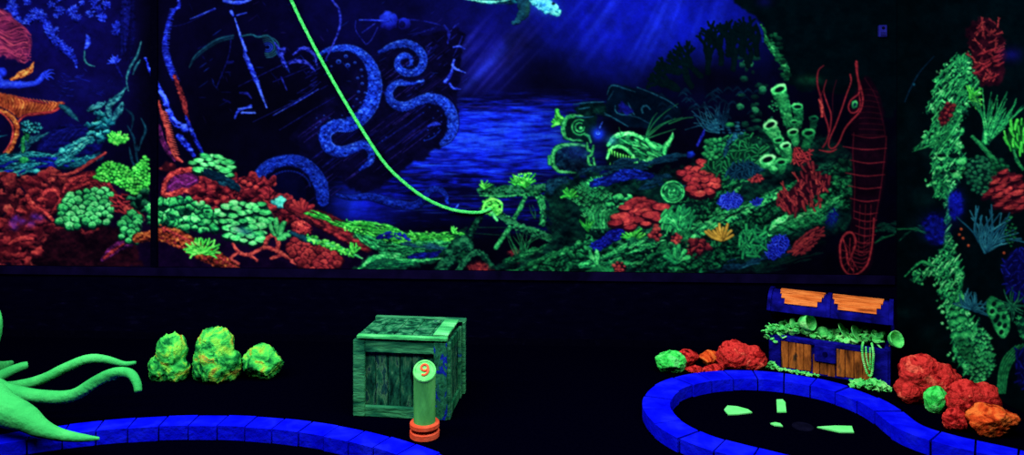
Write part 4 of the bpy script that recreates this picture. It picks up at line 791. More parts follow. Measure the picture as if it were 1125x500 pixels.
part('painted_coral', 'small dark red knob coral'); cluster([(674, 292), (680, 287), (686, 292), (686, 300), (676, 300)], 10, 2.6, 'rdim', b=.95)
part('painted_coral', 'large stacked red plate coral'); cluster([(674, 246), (682, 232), (694, 222), (712, 219), (728, 228), (727, 238), (708, 246), (690, 251), (680, 250)], 17, 6.6, 'red', 'plate', b=.76, ang=-.08, bg=.18, flat=.52)
part('painted_coral', 'red frilly coral double clump')
cluster([(749, 190), (756, 184), (764, 187), (768, 178), (776, 177), (778, 184), (786, 186), (784, 196), (766, 196), (758, 198)], 15, 4.6, 'red', 'plate', b=.8, bg=.14, flat=.75)
cluster([(758, 208), (762, 198), (772, 196), (786, 198), (787, 206), (778, 212), (764, 213)], 13, 4.6, 'red', 'plate', b=.78, bg=.14, flat=.75)
part('painted_coral', 'round green lettuce coral'); lobe(739, 211, 13, 12, 0, 'gdim', b=.55, tex=.4)
for k in range(30):
    t = rng.uniform(0, 2*PI); q = rng.uniform(2, 10.5); stroke([(739+math.cos(t+d)*q*1.05, 211+math.sin(t+d)*q*.95) for d in (-.35, 0, .35)], [.6, 1.3, .6], 'green', b=rng.uniform(.5, .9), tex=.2)
stroke([(739+math.cos(t)*12.5, 211+math.sin(t)*11.5) for t in np.linspace(0, 2*PI, 14)], 1.1, 'green', b=.8)
part('painted_coral', 'upright ruffled green coral'); cluster([(729, 250), (729, 232), (736, 230), (742, 234), (750, 226), (756, 234), (762, 234), (760, 246), (744, 250), (734, 254)], 24, 4.4, 'green', 'bit', b=.72, ang=1.9, bg=.45); fan(745, 252, 9, 22, 40, 140, (1.6, 1.2), 'green', b=.75)
part('painted_coral', 'small dark red spotted coral'); cluster([(714, 260), (720, 248), (726, 256), (722, 264)], 9, 2.8, 'rdim', b=.95); cluster([(736, 264), (742, 256), (748, 262), (744, 268)], 9, 2.6, 'rdim', b=1.)
part('painted_coral', 'mauve coral cushion'); cluster([(754, 276), (762, 265), (774, 264), (778, 272), (768, 278)], 14, 3.6, 'rdim', b=.85)
part('painted_coral', 'yellow finger coral'); fan(792, 264, 10, 17, 15, 165, (1.9, 1.7), 'yellow', bend=.25, b=.92, tex=.1)
part('painted_coral', 'thick-fingered pale green coral'); fan(742, 289, 8, 17, 25, 160, (2.4, 2.8), 'green', bend=.2, b=.78, tex=.15)
part('painted_coral', 'vivid blue bristly coral'); cluster([(789, 224), (794, 215), (806, 212), (815, 218), (813, 226), (800, 230)], 70, 1.7, 'blue', 'bit', b=1.1, ang=None, bg=.4)
part('painted_coral', 'dim blue coral patch'); cluster([(826, 222), (832, 218), (838, 220), (832, 226)], 14, 1.7, 'blue', 'bit', b=.85, ang=None, bg=.4)
part('painted_coral', 'deep blue coral below the rock edge'); cluster([(841, 280), (846, 266), (856, 258), (866, 262), (864, 274), (850, 286)], 70, 1.8, 'blue', 'bit', b=1., ang=None, bg=.35)
part('painted_coral', 'pebbly green coral mass'); cluster([(772, 186), (784, 158), (800, 150), (824, 148), (842, 158), (838, 176), (812, 182), (792, 192)], 110, 2.8, 'gdim', 'bit', b=.78, ang=None, bg=.18)
cluster([(774, 172), (776, 156), (792, 154), (796, 166), (784, 176)], 22, 3.2, 'gdim', b=.85, bg=.2)
part('painted_coral', 'dark slate coral mass'); cluster([(796, 194), (806, 180), (824, 178), (838, 186), (820, 196)], 50, 2.4, 'tdim', 'bit', b=.62, ang=None, bg=.15)
part('painted_coral', 'dull red patch coral'); cluster([(822, 198), (832, 192), (838, 196), (830, 200)], 10, 2.2, 'rdim', b=.85)
part('painted_coral', 'knot of criss-crossed green lobes'); cluster([(812, 268), (816, 254), (830, 251), (844, 256), (842, 268), (832, 280), (818, 282)], 40, 4.2, 'green', 'bit', b=.62, ang=None, bg=.1)
part('painted_rock', 'bright green boulder'); stroke([(846, 258), (852, 248), (866, 242), (880, 240)], [3, 6, 6.5, 5], 'green', b=.82, tex=.4, lit=.7)
flow([(846, 256), (876, 244), (900, 236), (930, 214)], [3, 8, 8, 4], 40, 'gdim', r=(2.6, .8), b=.72, frag=.35)
part('painted_coral', 'faint blue growth on the far rock'); glow(914, 240, 5, 9, .3, (14, 50, 150), .8, (.5, .5)); cluster([(908, 246), (912, 234), (920, 232), (918, 244)], 12, 1.8, 'blue', 'bit', b=.5, ang=None, bg=None)
part('painted_coral', 'rusty red low coral'); cluster([(868, 276), (880, 262), (896, 252), (904, 252), (896, 268), (878, 280)], 36, 3.6, 'rdim', 'bit', b=.8, ang=2.6, bg=.15)
part('painted_coral', 'dark red bushy coral'); 
cluster([(853, 224), (858, 212), (872, 206), (878, 196), (886, 180), (898, 180), (912, 196), (910, 208), (894, 216), (882, 228), (868, 236)], 30, 4, 'rdim', 'bit', b=.75, ang=1.3, bg=.14)
for k in range(26): branch(rng.uniform(862, 906), rng.uniform(196, 232), rng.uniform(50, 140), rng.uniform(4, 7), 1.3, 'rdim', 1, b=.95)
part('painted_coral', 'bright red knobbly coral by the tubes'); cluster([(868, 178), (874, 164), (886, 160), (892, 170), (880, 180)], 44, 2.4, 'red', 'bit', b=.78, ang=None, bg=.2)
part('painted_plant', 'dim blue feathery plant'); fan(790, 146, 18, 34, 95, 170, (1., .5), 'tdim', b=.85, bend=.4, a=.85); fan(795, 142, 10, 26, 70, 110, (1., .5), 'tdim', b=.5, bend=.3, a=.8)
for k in range(24): lobe(rng.uniform(786, 818), 140+rng.uniform(-6, 8), rng.uniform(2, 4), rng.uniform(1, 2), .2, 'tdim', b=rng.uniform(.5, 1.)); 
lobe(802, 137, 6, 3, 0, 'gdim', b=.8); flow([(806, 146), (800, 160), (796, 176)], [3, 3, 2], 10, 'tdim', r=(2, .8), b=.8, frag=.6)
part('painted_plant', 'dim teal fronds'); stroke([(760, 122), (772, 132), (790, 140)], [.6, 1], 'tdim', b=.7); stroke([(762, 120), (782, 118), (790, 134)], [.5, .8], 'tdim', b=.5)
lobe(759, 170, 5, 4.5, 0, 'octo', b=.6); stroke([(766, 160), (772, 148), (774, 142)], [1.6, 2, .8], 'bdim', b=.9)
part('painted_coral', 'shadowed corals in the cave mouth')
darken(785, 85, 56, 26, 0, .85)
for k in range(30): x = rng.uniform(725, 835); y = rng.uniform(98, 130); stroke([(x-5, y+2), (x, y-2), (x+5, y+2)], [.6, 1.6, .6], 'tdim', b=rng.uniform(.15, .42), a=.8)
for k in range(30): x = rng.uniform(812, 850); y = rng.uniform(62, 160); lobe(x, y, rng.uniform(2, 6), rng.uniform(2, 4), 0, 'gdark', b=rng.uniform(.3, .75), a=.85, rim=.2)
for x, y in [(820, 69), (813, 117), (830, 121), (824, 70), (838, 98)]: lobe(x, y, 4.5, 4, .3, 'gdark', b=1.15, rim=.2)
part('painted_plant', 'black branching plants against the blue water')
for x, y, a, L in [(760, 95, 115, 17), (778, 80, 95, 17), (792, 70, 90, 18), (806, 76, 85, 18), (822, 72, 95, 19), (745, 98, 150, 14), (832, 60, 100, 12), (770, 84, 130, 16), (800, 60, 80, 13), (745, 80, 160, 10), (815, 60, 80, 13)]:
    for q in range(2): branch(x, y, a+rng.uniform(-12, 12), L, 3., 'gdark', 3, b=.10, sp=.75)
for k in range(20): stroke([(rng.uniform(735, 840), rng.uniform(55, 90))]+[(rng.uniform(735, 840), 80)], .4, 'tdim', b=.0, a=0)
part('painted_cave_arch', 'black cave wall with a ragged green lit edge')
poly([(812, -60), (800, -20), (808, 4), (824, 16), (834, 22), (840, 40), (852, 62), (864, 78), (866, 92), (880, 100), (905, 100), (955, 110), (985, 120), (985, -60)], 'gdark', .02, tex=.03, sm=3, rough=2)
ridge([(836, 28), (842, 44), (850, 56), (858, 66), (864, 76), (864, 86)], [2, 3, 4, 4, 4, 3], 'gdim', b=.75); 
for k in range(46): t = rng.random(); y = 30+t*60; x = 838+t*27+rng.uniform(-2, 12*(1-t)+4); lobe(x, y, rng.uniform(1.5, 4), rng.uniform(1.2, 3), 0, 'gdim', b=rng.uniform(.25, .75)*(1 if x < 850+t*16 else .5), a=.8)
stroke([(832, 24), (837, 36), (838, 46)], [1, 2, 1], 'octo', b=.5); glow(890, 88, 12, 5, 0, (10, 70, 40), .7, (.3, .3)); glow(840, 2, 8, 5, 0, (8, 10, 70), .7)
part('painted_tube_sponge', 'cluster of green tube sponges with open round tops')
def tubes(x, y, r, bx, by, b=.8, a=-.35):
    stroke([(x, y+r*.3), ((x+bx)/2+1, (y+by)/2), (bx, by)], [r, r*.8, r*.62], 'gdim', b=b*1.05, tex=.3, rim=.2, base=.2)
    lobe(x, y, r*1.08, r*.62, a, 'green', b=b*1.05, tex=.2, rim=.5, base=.5); lobe(x+.4, y+.3, r*.68, r*.34, a, 'gdark', b=.12, tex=0)
for q in [(856, 98, 8.5, 866, 136), (876, 117, 6.5, 877, 138, .62, 0), (894, 130, 5, 890, 150, .35, 0), (888, 146, 7.5, 885, 162, .55, -.1), (872, 134, 4.4, 872, 144, .6, 0), (871, 145, 6.5, 874, 158, .8, -.2), (846, 137, 8.2, 858, 166, .95, -.45), (855, 154, 6, 861, 170, .65, -.2), (863, 160, 6.2, 866, 176, .9, -.3), (843, 175, 9, 850, 186, .95, -.3), (858, 178, 6.5, 858, 188, .6, -.1)]: tubes(*q)
cluster([(845, 118), (848, 112), (854, 116), (852, 124)], 8, 2, 'green', 'spike', b=.7, bg=None)
part('painted_rock', 'dim green rock folds at the base of the cave wall')
flow([(892, 190), (930, 176), (948, 160)], [6, 6, 3], 20, 'gdark', r=(2.6, .8), b=.85, frag=.4); cluster([(916, 186), (924, 178), (936, 180), (932, 190)], 10, 3.4, 'gdim', b=.6, bg=.2)
flow([(955, 262), (975, 252), (1000, 252)], [10, 8, 5], 16, 'gdark', r=(2.2, .7), b=.6, frag=.6); stroke([(956, 270), (970, 262), (982, 258)], [1, 1.4, 1], 'gdim', b=.55)
darken(962, 290, 20, 30, 0, .4)
part('painted_seahorse', 'tall seahorse drawn in thin glowing red lines')
darken(946, 150, 34, 40, 0, .9)
poly([(934, 110), (952, 84), (968, 110), (974, 160), (972, 200), (962, 250), (958, 290), (944, 304), (926, 300), (920, 270), (934, 250), (936, 190)], 'rdim', .02, tex=.03, sm=2, rough=.5)
for p, w, b in [([(905, 72), (899, 78), (898, 92), (902, 108), (905, 124), (910, 140), (910, 152), (904, 162)], [1, 1.6, 1.8, 1.6, 1.5], .62), ([(908, 88), (905, 100), (909, 114), (913, 126), (912, 142), (908, 156)], [.8, 1.4, 1.5, 1.3], .66),
                ([(941, 68), (942, 84), (946, 98), (948, 110), (945, 122), (936, 132), (928, 142), (922, 156), (916, 163), (911, 162), (911, 154), (918, 138), (924, 122), (930, 104), (935, 90), (934, 82)], [2.4, 1.8, 1.6, 1.5, 1.4, 1.4], .72),
                ([(940, 70), (943, 90), (944, 102), (940, 106), (935, 110), (932, 118), (935, 124), (941, 123), (945, 116), (944, 104)], [1.6, 1.5, 1.3], .72), ([(919, 88), (915, 104), (915, 126)], [.6, .8, .5], .3), ([(900, 165), (912, 167), (919, 164)], [1, 1.8, 1], .75), ([(903, 128), (900, 112), (904, 100)], .9, .5),
                ([(950, 86), (962, 106), (970, 134), (974, 160)], .9, .22), ([(938, 146), (937, 170), (939, 200), (938, 240)], .9, .4), ([(974, 150), (972, 170), (968, 205), (962, 240), (956, 280)], 1, .42)]:
    stroke(p, [q*.72 for q in w] if isinstance(w, list) else w*.7, 'red', b=b*.78, tex=.1, soft=1.1)
lobe(939, 115, 4, 5, .2, 'gdim', b=.95, tex=.4); lobe(939, 115, 1.8, 2.6, .2, 'tdim', b=.3, tex=0)
stroke([(900, 110), (903, 118), (903, 128)], [1.4, 2, 1.4], 'rdim', b=1.1)
for k in range(9): y = 100+k*6; stroke([(944, y), (954, y-2+k*.3), (964+k, y+1)], .6, 'red', b=.22, a=.7)
for k, (x0, x1, y) in enumerate([(936, 973, 150), (926, 974, 163), (934, 972, 178), (929, 972, 192), (932, 968, 206), (934, 966, 220), (938, 964, 234), (939, 963, 242), (940, 962, 250), (939, 962, 258), (938, 960, 266), (936, 957, 276)]):
    stroke([(x0, y-2), ((x0+x1)/2, y+1.5), (x1, y)], [.6, .9, .7], 'red', b=.5 if k > 0 else .35, a=.9, tex=.1)
for x in (945, 951, 957): stroke([(x, 225), (x-1, 250), (x-2, 280)], .6, 'red', b=.45, a=.7)
stroke([(960, 240), (958, 270), (952, 292), (940, 302), (930, 300), (924, 288), (923, 270), (928, 258), (936, 256), (940, 266), (936, 280), (932, 288)], [1.1, 1.3, 1.2, 1.4, 1.5, 1.5, 1.3], 'red', b=.62, tex=.15)
stroke([(926, 262), (930, 276), (932, 290), (938, 298)], [.8, 1.4, .8], 'red', b=.6); stroke([(934, 262), (934, 280), (942, 296)], .8, 'red', b=.5)
for k in range(7): t = k/6; stroke([(938-t*4, 262+t*30), (946+t*2, 268+t*26), (954-t*2, 264+t*28)], .6, 'red', b=.5, a=.8)
for k in range(6): a_ = 1.6+k*.45; stroke([(938+math.cos(a_)*6, 280+math.sin(a_)*10), (938+math.cos(a_)*14, 280+math.sin(a_)*21)], .6, 'red', b=.5, a=.8)

# ---- right wall
part('painted_rock', 'dark cave side with a tall ragged ridge of bright green growth')
poly([(985, -60), (1165, -60), (1165, 470), (985, 470)], 'gdark', .03, tex=.03, sm=0, rough=0, curve=False)
for k in range(14): glow(rng.uniform(990, 1040), rng.uniform(120, 400), rng.uniform(8, 22), rng.uniform(4, 10), rng.uniform(-1, 1), (4, 34, 34), rng.uniform(.15, .5), (.1, .2))
flow([(985, 262), (1000, 250), (1020, 254), (1036, 266)], [8, 5, 3, 2], 14, 'gdark', r=(1.6, .6), b=.8, frag=.5)
stroke([(985, 252), (1004, 252), (1020, 258), (1034, 268)], [1, 1.2, 1.4, 1], 'gdim', b=.55)
stroke([(1026, 62), (1010, 80), (1000, 98), (994, 112)], [.6, 1, .8], 'tdim', b=.35); lobe(1004, 93, 2, 2, 0, 'tdim', b=.8)
GR = [(1062, 60), (1050, 64), (1040, 74), (1030, 88), (1024, 110), (1016, 122), (1026, 126), (1020, 148), (1004, 166), (1022, 160), (1024, 190), (1028, 214), (1040, 222), (1038, 262), (1026, 256), (1036, 272), (1012, 300), (1000, 310), (1020, 304), (1030, 306), (1036, 330), (1042, 352), (1048, 386), (1062, 410), (1076, 420), (1086, 410), (1082, 378), (1068, 350), (1058, 326), (1056, 300), (1050, 274), (1043, 258), (1044, 226), (1048, 205), (1056, 190), (1062, 178), (1055, 165), (1054, 140), (1060, 124), (1066, 112), (1078, 104), (1076, 86), (1068, 76)]
poly(GR, 'green', .42, tex=.45, tf=(.16, .16), sm=2, rough=1.5)
vor(GR, 120, 6.5, 'green', b=.78, asp=.5, ang=-1.0, warp=1.1, tex=.4)
for x, y in spread(GR, 150):
    if y < 60: continue
    bb = 1.0 if 90 < y < 120 or 250 < y < 320 else .8
    stroke([(x-3.5, y+5), (x, y), (x+4, y-5)], [.5, 1.3, .5], 'green', b=bb*rng.uniform(.6, 1.2))
for k in range(90):
    x, y = rng.choice(GR[18:]); x += rng.uniform(-7, 1); y += rng.uniform(-9, 9); lobe(x, y, rng.uniform(1.5, 3.2), rng.uniform(1.2, 2.4), rng.uniform(-1, 1), 'green', b=rng.uniform(.8, 1.15))
fan(1066, 108, 14, 14, -60, 100, (1.8, 1), 'lime', b=.85); fan(1054, 74, 9, 12, 40, 140, (1.5, .8), 'green', b=.75); fan(1048, 120, 9, 34, 225, 250, (1.4, .5), 'gdim', b=.8); fan(1056, 128, 7, 40, 225, 240, (2, .5), 'green', b=.7)
stroke([(1002, 167), (1016, 162), (1030, 156)], [.4, 1.2, 2], 'gdim', b=.85); stroke([(994, 304), (1006, 292), (1014, 288), (1024, 292)], [.8, 1.4, 2, 2], 'green', b=.7)
stroke([(1028, 170), (1034, 175), (1041, 172)], [1.5, 2.4, 1.6], 'green', b=1.); lobe(1056, 178, 7, 5, -.3, 'green', b=.95); lobe(1050, 193, 6, 4.5, -.2, 'green', b=.95); lobe(1048, 171, 6, 3, 0, 'gdark', b=.15); lobe(1047, 188, 4, 2, 0, 'gdark', b=.15); lobe(1034, 171, 6, 2, 0, 'gdark', b=.2)
cluster([(1032, 128), (1040, 114), (1048, 116), (1044, 130), (1036, 138)], 14, 2.4, 'rdim', b=.75, bg=.2)
for x, y in [(1048, 354), (1056, 350), (1050, 368), (1062, 366), (1048, 344)]: lobe(x, y, 7, 4.5, -.2, 'green', b=.75, lit=-.5); 
part('painted_coral', 'dark red branching coral high on the right wall')
poly([(1062, 30), (1075, 20), (1090, 24), (1102, 40), (1104, 70), (1098, 92), (1080, 94), (1068, 70)], 'rdim', .12, tex=.15, sm=3)
for k in range(46): branch(rng.uniform(1068, 1098), rng.uniform(24, 90), rng.uniform(-20, 160), rng.uniform(4, 7), 1.2, 'rdim', 1, b=.62 if k % 2 else .95)
for k in range(14): x, y = rng.uniform(1072, 1100), rng.uniform(54, 88); stroke([(x-5, y+1), (x, y), (x+5, y-3)], [.8, 1.6, 1], 'red', b=.55)
part('painted_plant', 'bright green feather plant'); fan(1082, 158, 26, 56, 38, 98, (2, .6), 'green', b=.66, bend=.25, sx=3, tex=.2); fan(1083, 158, 12, 30, 40, 95, (2, .8), 'green', b=.82, bend=.2)
stroke([(1068, 150), (1080, 162), (1092, 176), (1104, 190)], [2, 3, 3.4, 2], 'gdim', b=.8)
part('painted_plant', 'lime curled coral at the right edge'); cluster([(1104, 148), (1110, 138), (1122, 134), (1140, 138), (1140, 164), (1118, 168), (1108, 162)], 26, 4, 'lime', 'bit', b=.72, ang=1.4, bg=.15); stroke([(1114, 166), (1118, 178), (1124, 186)], [2, 2.4, 2], 'gdim', b=.8)
part('painted_coral', 'muted green leafy coral patch'); cluster([(1062, 182), (1074, 172), (1088, 178), (1092, 196), (1086, 214), (1070, 210), (1062, 196)], 46, 3.2, 'gdark', 'lobe', b=1.05, bg=.25); cluster([(1088, 176), (1104, 178), (1108, 192), (1096, 198)], 14, 3.2, 'gdim', b=.6, bg=.2)
part('painted_coral', 'red ribbed coral fan'); cluster([(1085, 212), (1088, 200), (1098, 190), (1110, 189), (1122, 196), (1124, 210), (1122, 228), (1112, 234), (1100, 228), (1092, 220)], 15, 6.5, 'red', 'plate', b=.72, ang=-.5, bg=.25, flat=.42)
part('painted_coral', 'deep blue fuzzy coral beside the ridge'); poly([(1044, 214), (1052, 210), (1058, 220), (1054, 238), (1046, 240), (1043, 228)], 'blue', .35, tex=.4, tf=(.4, .4), sm=3); glow(1050, 226, 8, 14, 0, (14, 26, 190), .6, (.4, .4))
poly([(1012, 244), (1024, 232), (1034, 240), (1040, 262), (1032, 270), (1018, 262)], 'blue', .22, tex=.4, tf=(.4, .4), sm=4); glow(1028, 250, 14, 14, 0, (10, 20, 130), .6, (.4, .4))
part('painted_anemone', 'teal sea fan with long thin arms'); fan(1082, 276, 26, 46, 25, 125, (1.3, .9), 'tdim', b=1., bend=.35, tex=.1); fan(1082, 278, 12, 28, 20, 120, (1.4, .9), 'tdim', b=1.15, bend=.3, tex=.1)
part('painted_coral', 'small green sprigs beside the sea fan'); cluster([(1104, 262), (1106, 240), (1112, 240), (1116, 258), (1110, 272)], 16, 2.4, 'gdim', 'spike', b=.8, bg=None)
for x, y in [(1056, 252), (1054, 258), (1058, 262), (1103, 278), (1064, 270)]: lobe(x, y, 2, 2, 0, 'orange', b=.62)
part('painted_coral', 'dim blue coral at the right edge'); cluster([(1100, 300), (1104, 284), (1120, 274), (1150, 276), (1150, 330), (1112, 326)], 70, 2.6, 'bdim', 'bit', b=.85, ang=None, bg=.3)
glow(1112, 60, 10, 8, 0, (10, 10, 80), .8)
part('painted_anemone', 'slate blue anemone with curved arms'); fan(1066, 340, 20, 20, -30, 170, (1.5, .8), 'tdim', b=1.05, bend=.5, tex=.1)
part('painted_coral', 'green honeycomb sponge lobe'); poly([(1084, 330), (1090, 326), (1100, 330), (1108, 344), (1110, 358), (1104, 372), (1096, 368), (1090, 354), (1084, 342)], 'green', .55, tex=.3, sm=1, rough=.6)
for x, y in [(1092, 334), (1098, 340), (1090, 342), (1096, 348), (1103, 348), (1098, 356), (1104, 358), (1100, 365), (1094, 352)]: lobe(x, y, 2.6, 3.2, .5, 'gdark', b=.25, tex=0)
part('painted_coral', 'bright green knobbly coral at the mural foot'); cluster([(1068, 366), (1076, 362), (1086, 368), (1090, 384), (1092, 402), (1082, 418), (1070, 416), (1064, 400)], 60, 3.4, 'green', 'spike', b=.95, bg=.18)
cluster([(1050, 374), (1058, 372), (1068, 384), (1066, 398), (1056, 390)], 18, 3.4, 'gdim', 'spike', b=.9, bg=.2)
part('painted_seaweed', 'tall bending green seaweed'); 
for k in range(5): stroke([(1096+k*2, 432), (1098+k*2.4, 408), (1104+k*3.2, 392), (1116+k*4, 380-k)], [1.2, 1.4, .8], 'gdim', b=.75)
part('painted_coral', 'green coral clump cut by the right edge'); cluster([(1116, 352), (1124, 350), (1146, 354), (1146, 378), (1122, 372)], 18, 3.4, 'green', 'spike', b=.7, bg=.2); fan(1112, 336, 16, 18, 0, 360, (1.4, .6), 'gdark', b=1.)
part('painted_coral', 'blue growth low on the right wall'); cluster([(1116, 384), (1150, 380), (1150, 430), (1120, 424)], 50, 2.8, 'bdim', 'bit', b=.7, ang=None, bg=.2)

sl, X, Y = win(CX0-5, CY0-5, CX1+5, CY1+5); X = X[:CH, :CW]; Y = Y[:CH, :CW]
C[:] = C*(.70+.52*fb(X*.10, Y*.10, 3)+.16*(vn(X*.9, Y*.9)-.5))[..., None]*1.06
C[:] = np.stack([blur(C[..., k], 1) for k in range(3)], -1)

# ---- turn the painted grid into meshes, one per painted part
def tolin(c): return np.where(c <= .04045, c/12.92, ((c+.055)/1.055)**2.4)
PX = np.arange(CW)/S+CX0; PY = np.arange(CH)/S+CY0
LC = (tolin(np.clip(C, 0, 1))/GAIN).astype(np.float32)
def wallgrid(P, d, n, off, i0, i1, j0, j1):
    px = PX[i0:i1]; py = PY[j0:j1]; dx = (px-HX)/F
    Pn = P+n*off; t = Pn.dot(n)/(dx*n.x+n.y)
    X = np.repeat((dx*t)[None], len(py), 0); Y = np.repeat(t[None], len(py), 0); Z = EYE-(py[:, None]-HY)/F*t[None]
    return X, Y, Z
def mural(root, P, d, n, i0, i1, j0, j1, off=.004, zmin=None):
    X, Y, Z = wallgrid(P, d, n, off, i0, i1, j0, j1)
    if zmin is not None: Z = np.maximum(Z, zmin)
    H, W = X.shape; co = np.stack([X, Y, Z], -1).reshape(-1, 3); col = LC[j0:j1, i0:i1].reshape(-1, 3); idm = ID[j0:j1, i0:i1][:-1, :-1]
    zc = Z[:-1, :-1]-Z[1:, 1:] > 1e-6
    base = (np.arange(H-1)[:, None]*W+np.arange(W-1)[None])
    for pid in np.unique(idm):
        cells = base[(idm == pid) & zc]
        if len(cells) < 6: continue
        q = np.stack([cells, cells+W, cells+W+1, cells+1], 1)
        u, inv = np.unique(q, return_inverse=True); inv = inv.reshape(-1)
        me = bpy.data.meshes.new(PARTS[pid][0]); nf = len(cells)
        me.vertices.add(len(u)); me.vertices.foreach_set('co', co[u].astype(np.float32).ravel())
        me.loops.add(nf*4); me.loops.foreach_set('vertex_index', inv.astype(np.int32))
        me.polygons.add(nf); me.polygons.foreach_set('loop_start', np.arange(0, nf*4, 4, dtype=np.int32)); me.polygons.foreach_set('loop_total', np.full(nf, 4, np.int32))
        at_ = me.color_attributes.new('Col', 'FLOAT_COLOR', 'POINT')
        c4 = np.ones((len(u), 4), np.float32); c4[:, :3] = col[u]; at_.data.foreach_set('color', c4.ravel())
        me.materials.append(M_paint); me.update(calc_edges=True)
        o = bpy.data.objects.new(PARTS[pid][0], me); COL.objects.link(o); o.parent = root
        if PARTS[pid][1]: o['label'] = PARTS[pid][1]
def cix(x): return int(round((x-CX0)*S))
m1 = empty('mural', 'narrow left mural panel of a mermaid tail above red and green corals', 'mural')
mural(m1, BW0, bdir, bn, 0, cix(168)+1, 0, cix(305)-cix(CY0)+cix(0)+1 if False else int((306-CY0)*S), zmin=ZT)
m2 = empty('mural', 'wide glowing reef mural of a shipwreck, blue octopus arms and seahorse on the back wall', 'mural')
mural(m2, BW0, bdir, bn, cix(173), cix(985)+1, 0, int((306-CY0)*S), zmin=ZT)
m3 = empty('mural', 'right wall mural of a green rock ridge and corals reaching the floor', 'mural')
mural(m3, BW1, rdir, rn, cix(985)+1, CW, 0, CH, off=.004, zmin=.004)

# ------------------------------------------------------------------ blue paver kerbs
def kerb(label, path, w, h, L):
    root = empty('paver_kerb', label, 'kerb', (path[0][0], path[0][1], 0))
    Q, _ = catmull([np.array((p[0], p[1])) for p in path], .01)
    d = np.r_[0, np.cumsum(np.hypot(*np.diff(Q, axis=0).T))]; n = int(d[-1]/L)
    def pt(s):
        x = np.interp(s, d, Q[:, 0]); y = np.interp(s, d, Q[:, 1]); e = .02
        tx = np.interp(s+e, d, Q[:, 0])-np.interp(s-e, d, Q[:, 0]); ty = np.interp(s+e, d, Q[:, 1])-np.interp(s-e, d, Q[:, 1]); q = math.hypot(tx, ty)
        return Vector((x, y, 0)), Vector((-ty/q, tx/q, 0))
    base = Vector((path[0][0], path[0][1], 0)); bmg = bmesh.new(); prev = None
    for i in range(0, n*3+1):
        p, nn = pt(min(i*L/3, d[-1])); ring = [bmg.verts.new(p+nn*(w/2-.012)*s-base+Vector((0, 0, z))) for s, z in ((-1, .0), (-1, h-.012), (1, h-.012), (1, .0))]
        if prev:
            for k in range(4): bmg.faces.new((prev[k], prev[(k+1) % 4], ring[(k+1) % 4], ring[k]))
        prev = ring
    obj('mortar', bmg, M_grout, root)
    for i in range(n):
        s0, s1 = i*L+.0045, (i+1)*L-.0045; bm = bmesh.new(); j = rng.uniform(-.006, .006); hh = h+rng.uniform(-.003, .003)
        cols = []
        for k in range(4):
            s = s0+(s1-s0)*k/3; p, nn = pt(s); cols.append([bm.verts.new(p+nn*(w/2*sd+j)-base+Vector((0, 0, z))) for sd, z in ((-1, 0), (-1, hh), (1, hh), (1, 0))])
        for a, b in zip(cols, cols[1:]):
            for k in range(4): bm.faces.new((a[k], a[(k+1) % 4], b[(k+1) % 4], b[k]))
        bm.faces.new(cols[0]); bm.faces.new(cols[-1][::-1])
        es = [e for e in bm.edges if len(e.link_faces) == 2 and e.calc_face_angle(0) > .6]
        bmesh.ops.bevel(bm, geom=es, offset=.007, segments=2, affect='EDGES')
        obj('kerb_block', bm, M_curb, root)
kc = (-1.60, 1.66); R0 = 1.985
kerb('long curved blue paver kerb arching across the lower left of the floor', [(kc[0]+R0*math.cos(a), kc[1]+R0*math.sin(a)) for a in np.linspace(PI*1.02, 0, 24)], .13, .07, .152)
ring_c = (1.40, 3.77)
pathR = [(2.80, 2.78), (2.62, 3.00), (2.36, 3.24), (2.14, 3.40), (2.02, 3.56)]
for a in np.linspace(.02, 1.32*PI, 18): pathR.append((ring_c[0]+.615*math.cos(a), ring_c[1]+.55*math.sin(a)))
pathR += [(1.34, 3.13), (1.55, 2.98), (1.9, 2.72), (2.3, 2.4)]
kerb('blue paver kerb looping around the dark green with the hole in front of the treasure chest', pathR, .15, .07, .165)

# ------------------------------------------------------------------ flat glowing markers and cup inside the right kerb
def marker(pts, label):
    P = [onfloor(x, y, .006) for x, y in pts]; c = sum(P, Vector())/len(P); bm = bmesh.new()
    t = [bm.verts.new((p.x-c.x, p.y-c.y, .008)) for p in P]; b = [bm.verts.new((p.x-c.x, p.y-c.y, 0)) for p in P]
    bm.faces.new(t); bm.faces.new(b[::-1])
    for i in range(len(P)): bm.faces.new((t[i], b[i], b[(i+1) % len(P)], t[(i+1) % len(P)]))
    bmesh.ops.bevel(bm, geom=[e for e in bm.edges if all(v.co.z > .004 for v in e.verts)], offset=.002, segments=1, affect='EDGES')
    o = obj('floor_marker', bm, M_mark); o.location = (c.x, c.y, 0)
    tag(o, label, 'marker', 'glowing markers around the hole')
marker([(795.5, 450), (799, 445.7), (810, 446.6), (822, 449.8), (826.4, 453), (812, 454.8), (800, 455.2)], 'green wedge marker on the black floor, leftmost, pointing right to the hole')
marker([(853, 439), (860, 438.8), (863, 442), (864, 452.4), (853.6, 452.4)], 'upright green block-shaped marker farthest behind the hole')
marker([(846.4, 465), (852, 464), (857.6, 465.3), (860, 468), (851, 467.2)], 'tiny green sliver marker nearest the hole')
marker([(897.6, 469), (917.6, 467.9), (936, 468.2), (938.2, 474.8), (923, 474.6), (908, 471.4)], 'long green wedge marker to the right of the hole')
cp = onfloor(882, 469); bm = bmesh.new(); lathe(bm, [(.001, .001), (.045, .001), (.05, .004), (.053, .004), (.055, 0)], 24)
o = obj('golf_cup', bm, M_cup); o.location = cp; tag(o, 'dark round golf cup rim set in the floor between the green markers', 'golf cup')

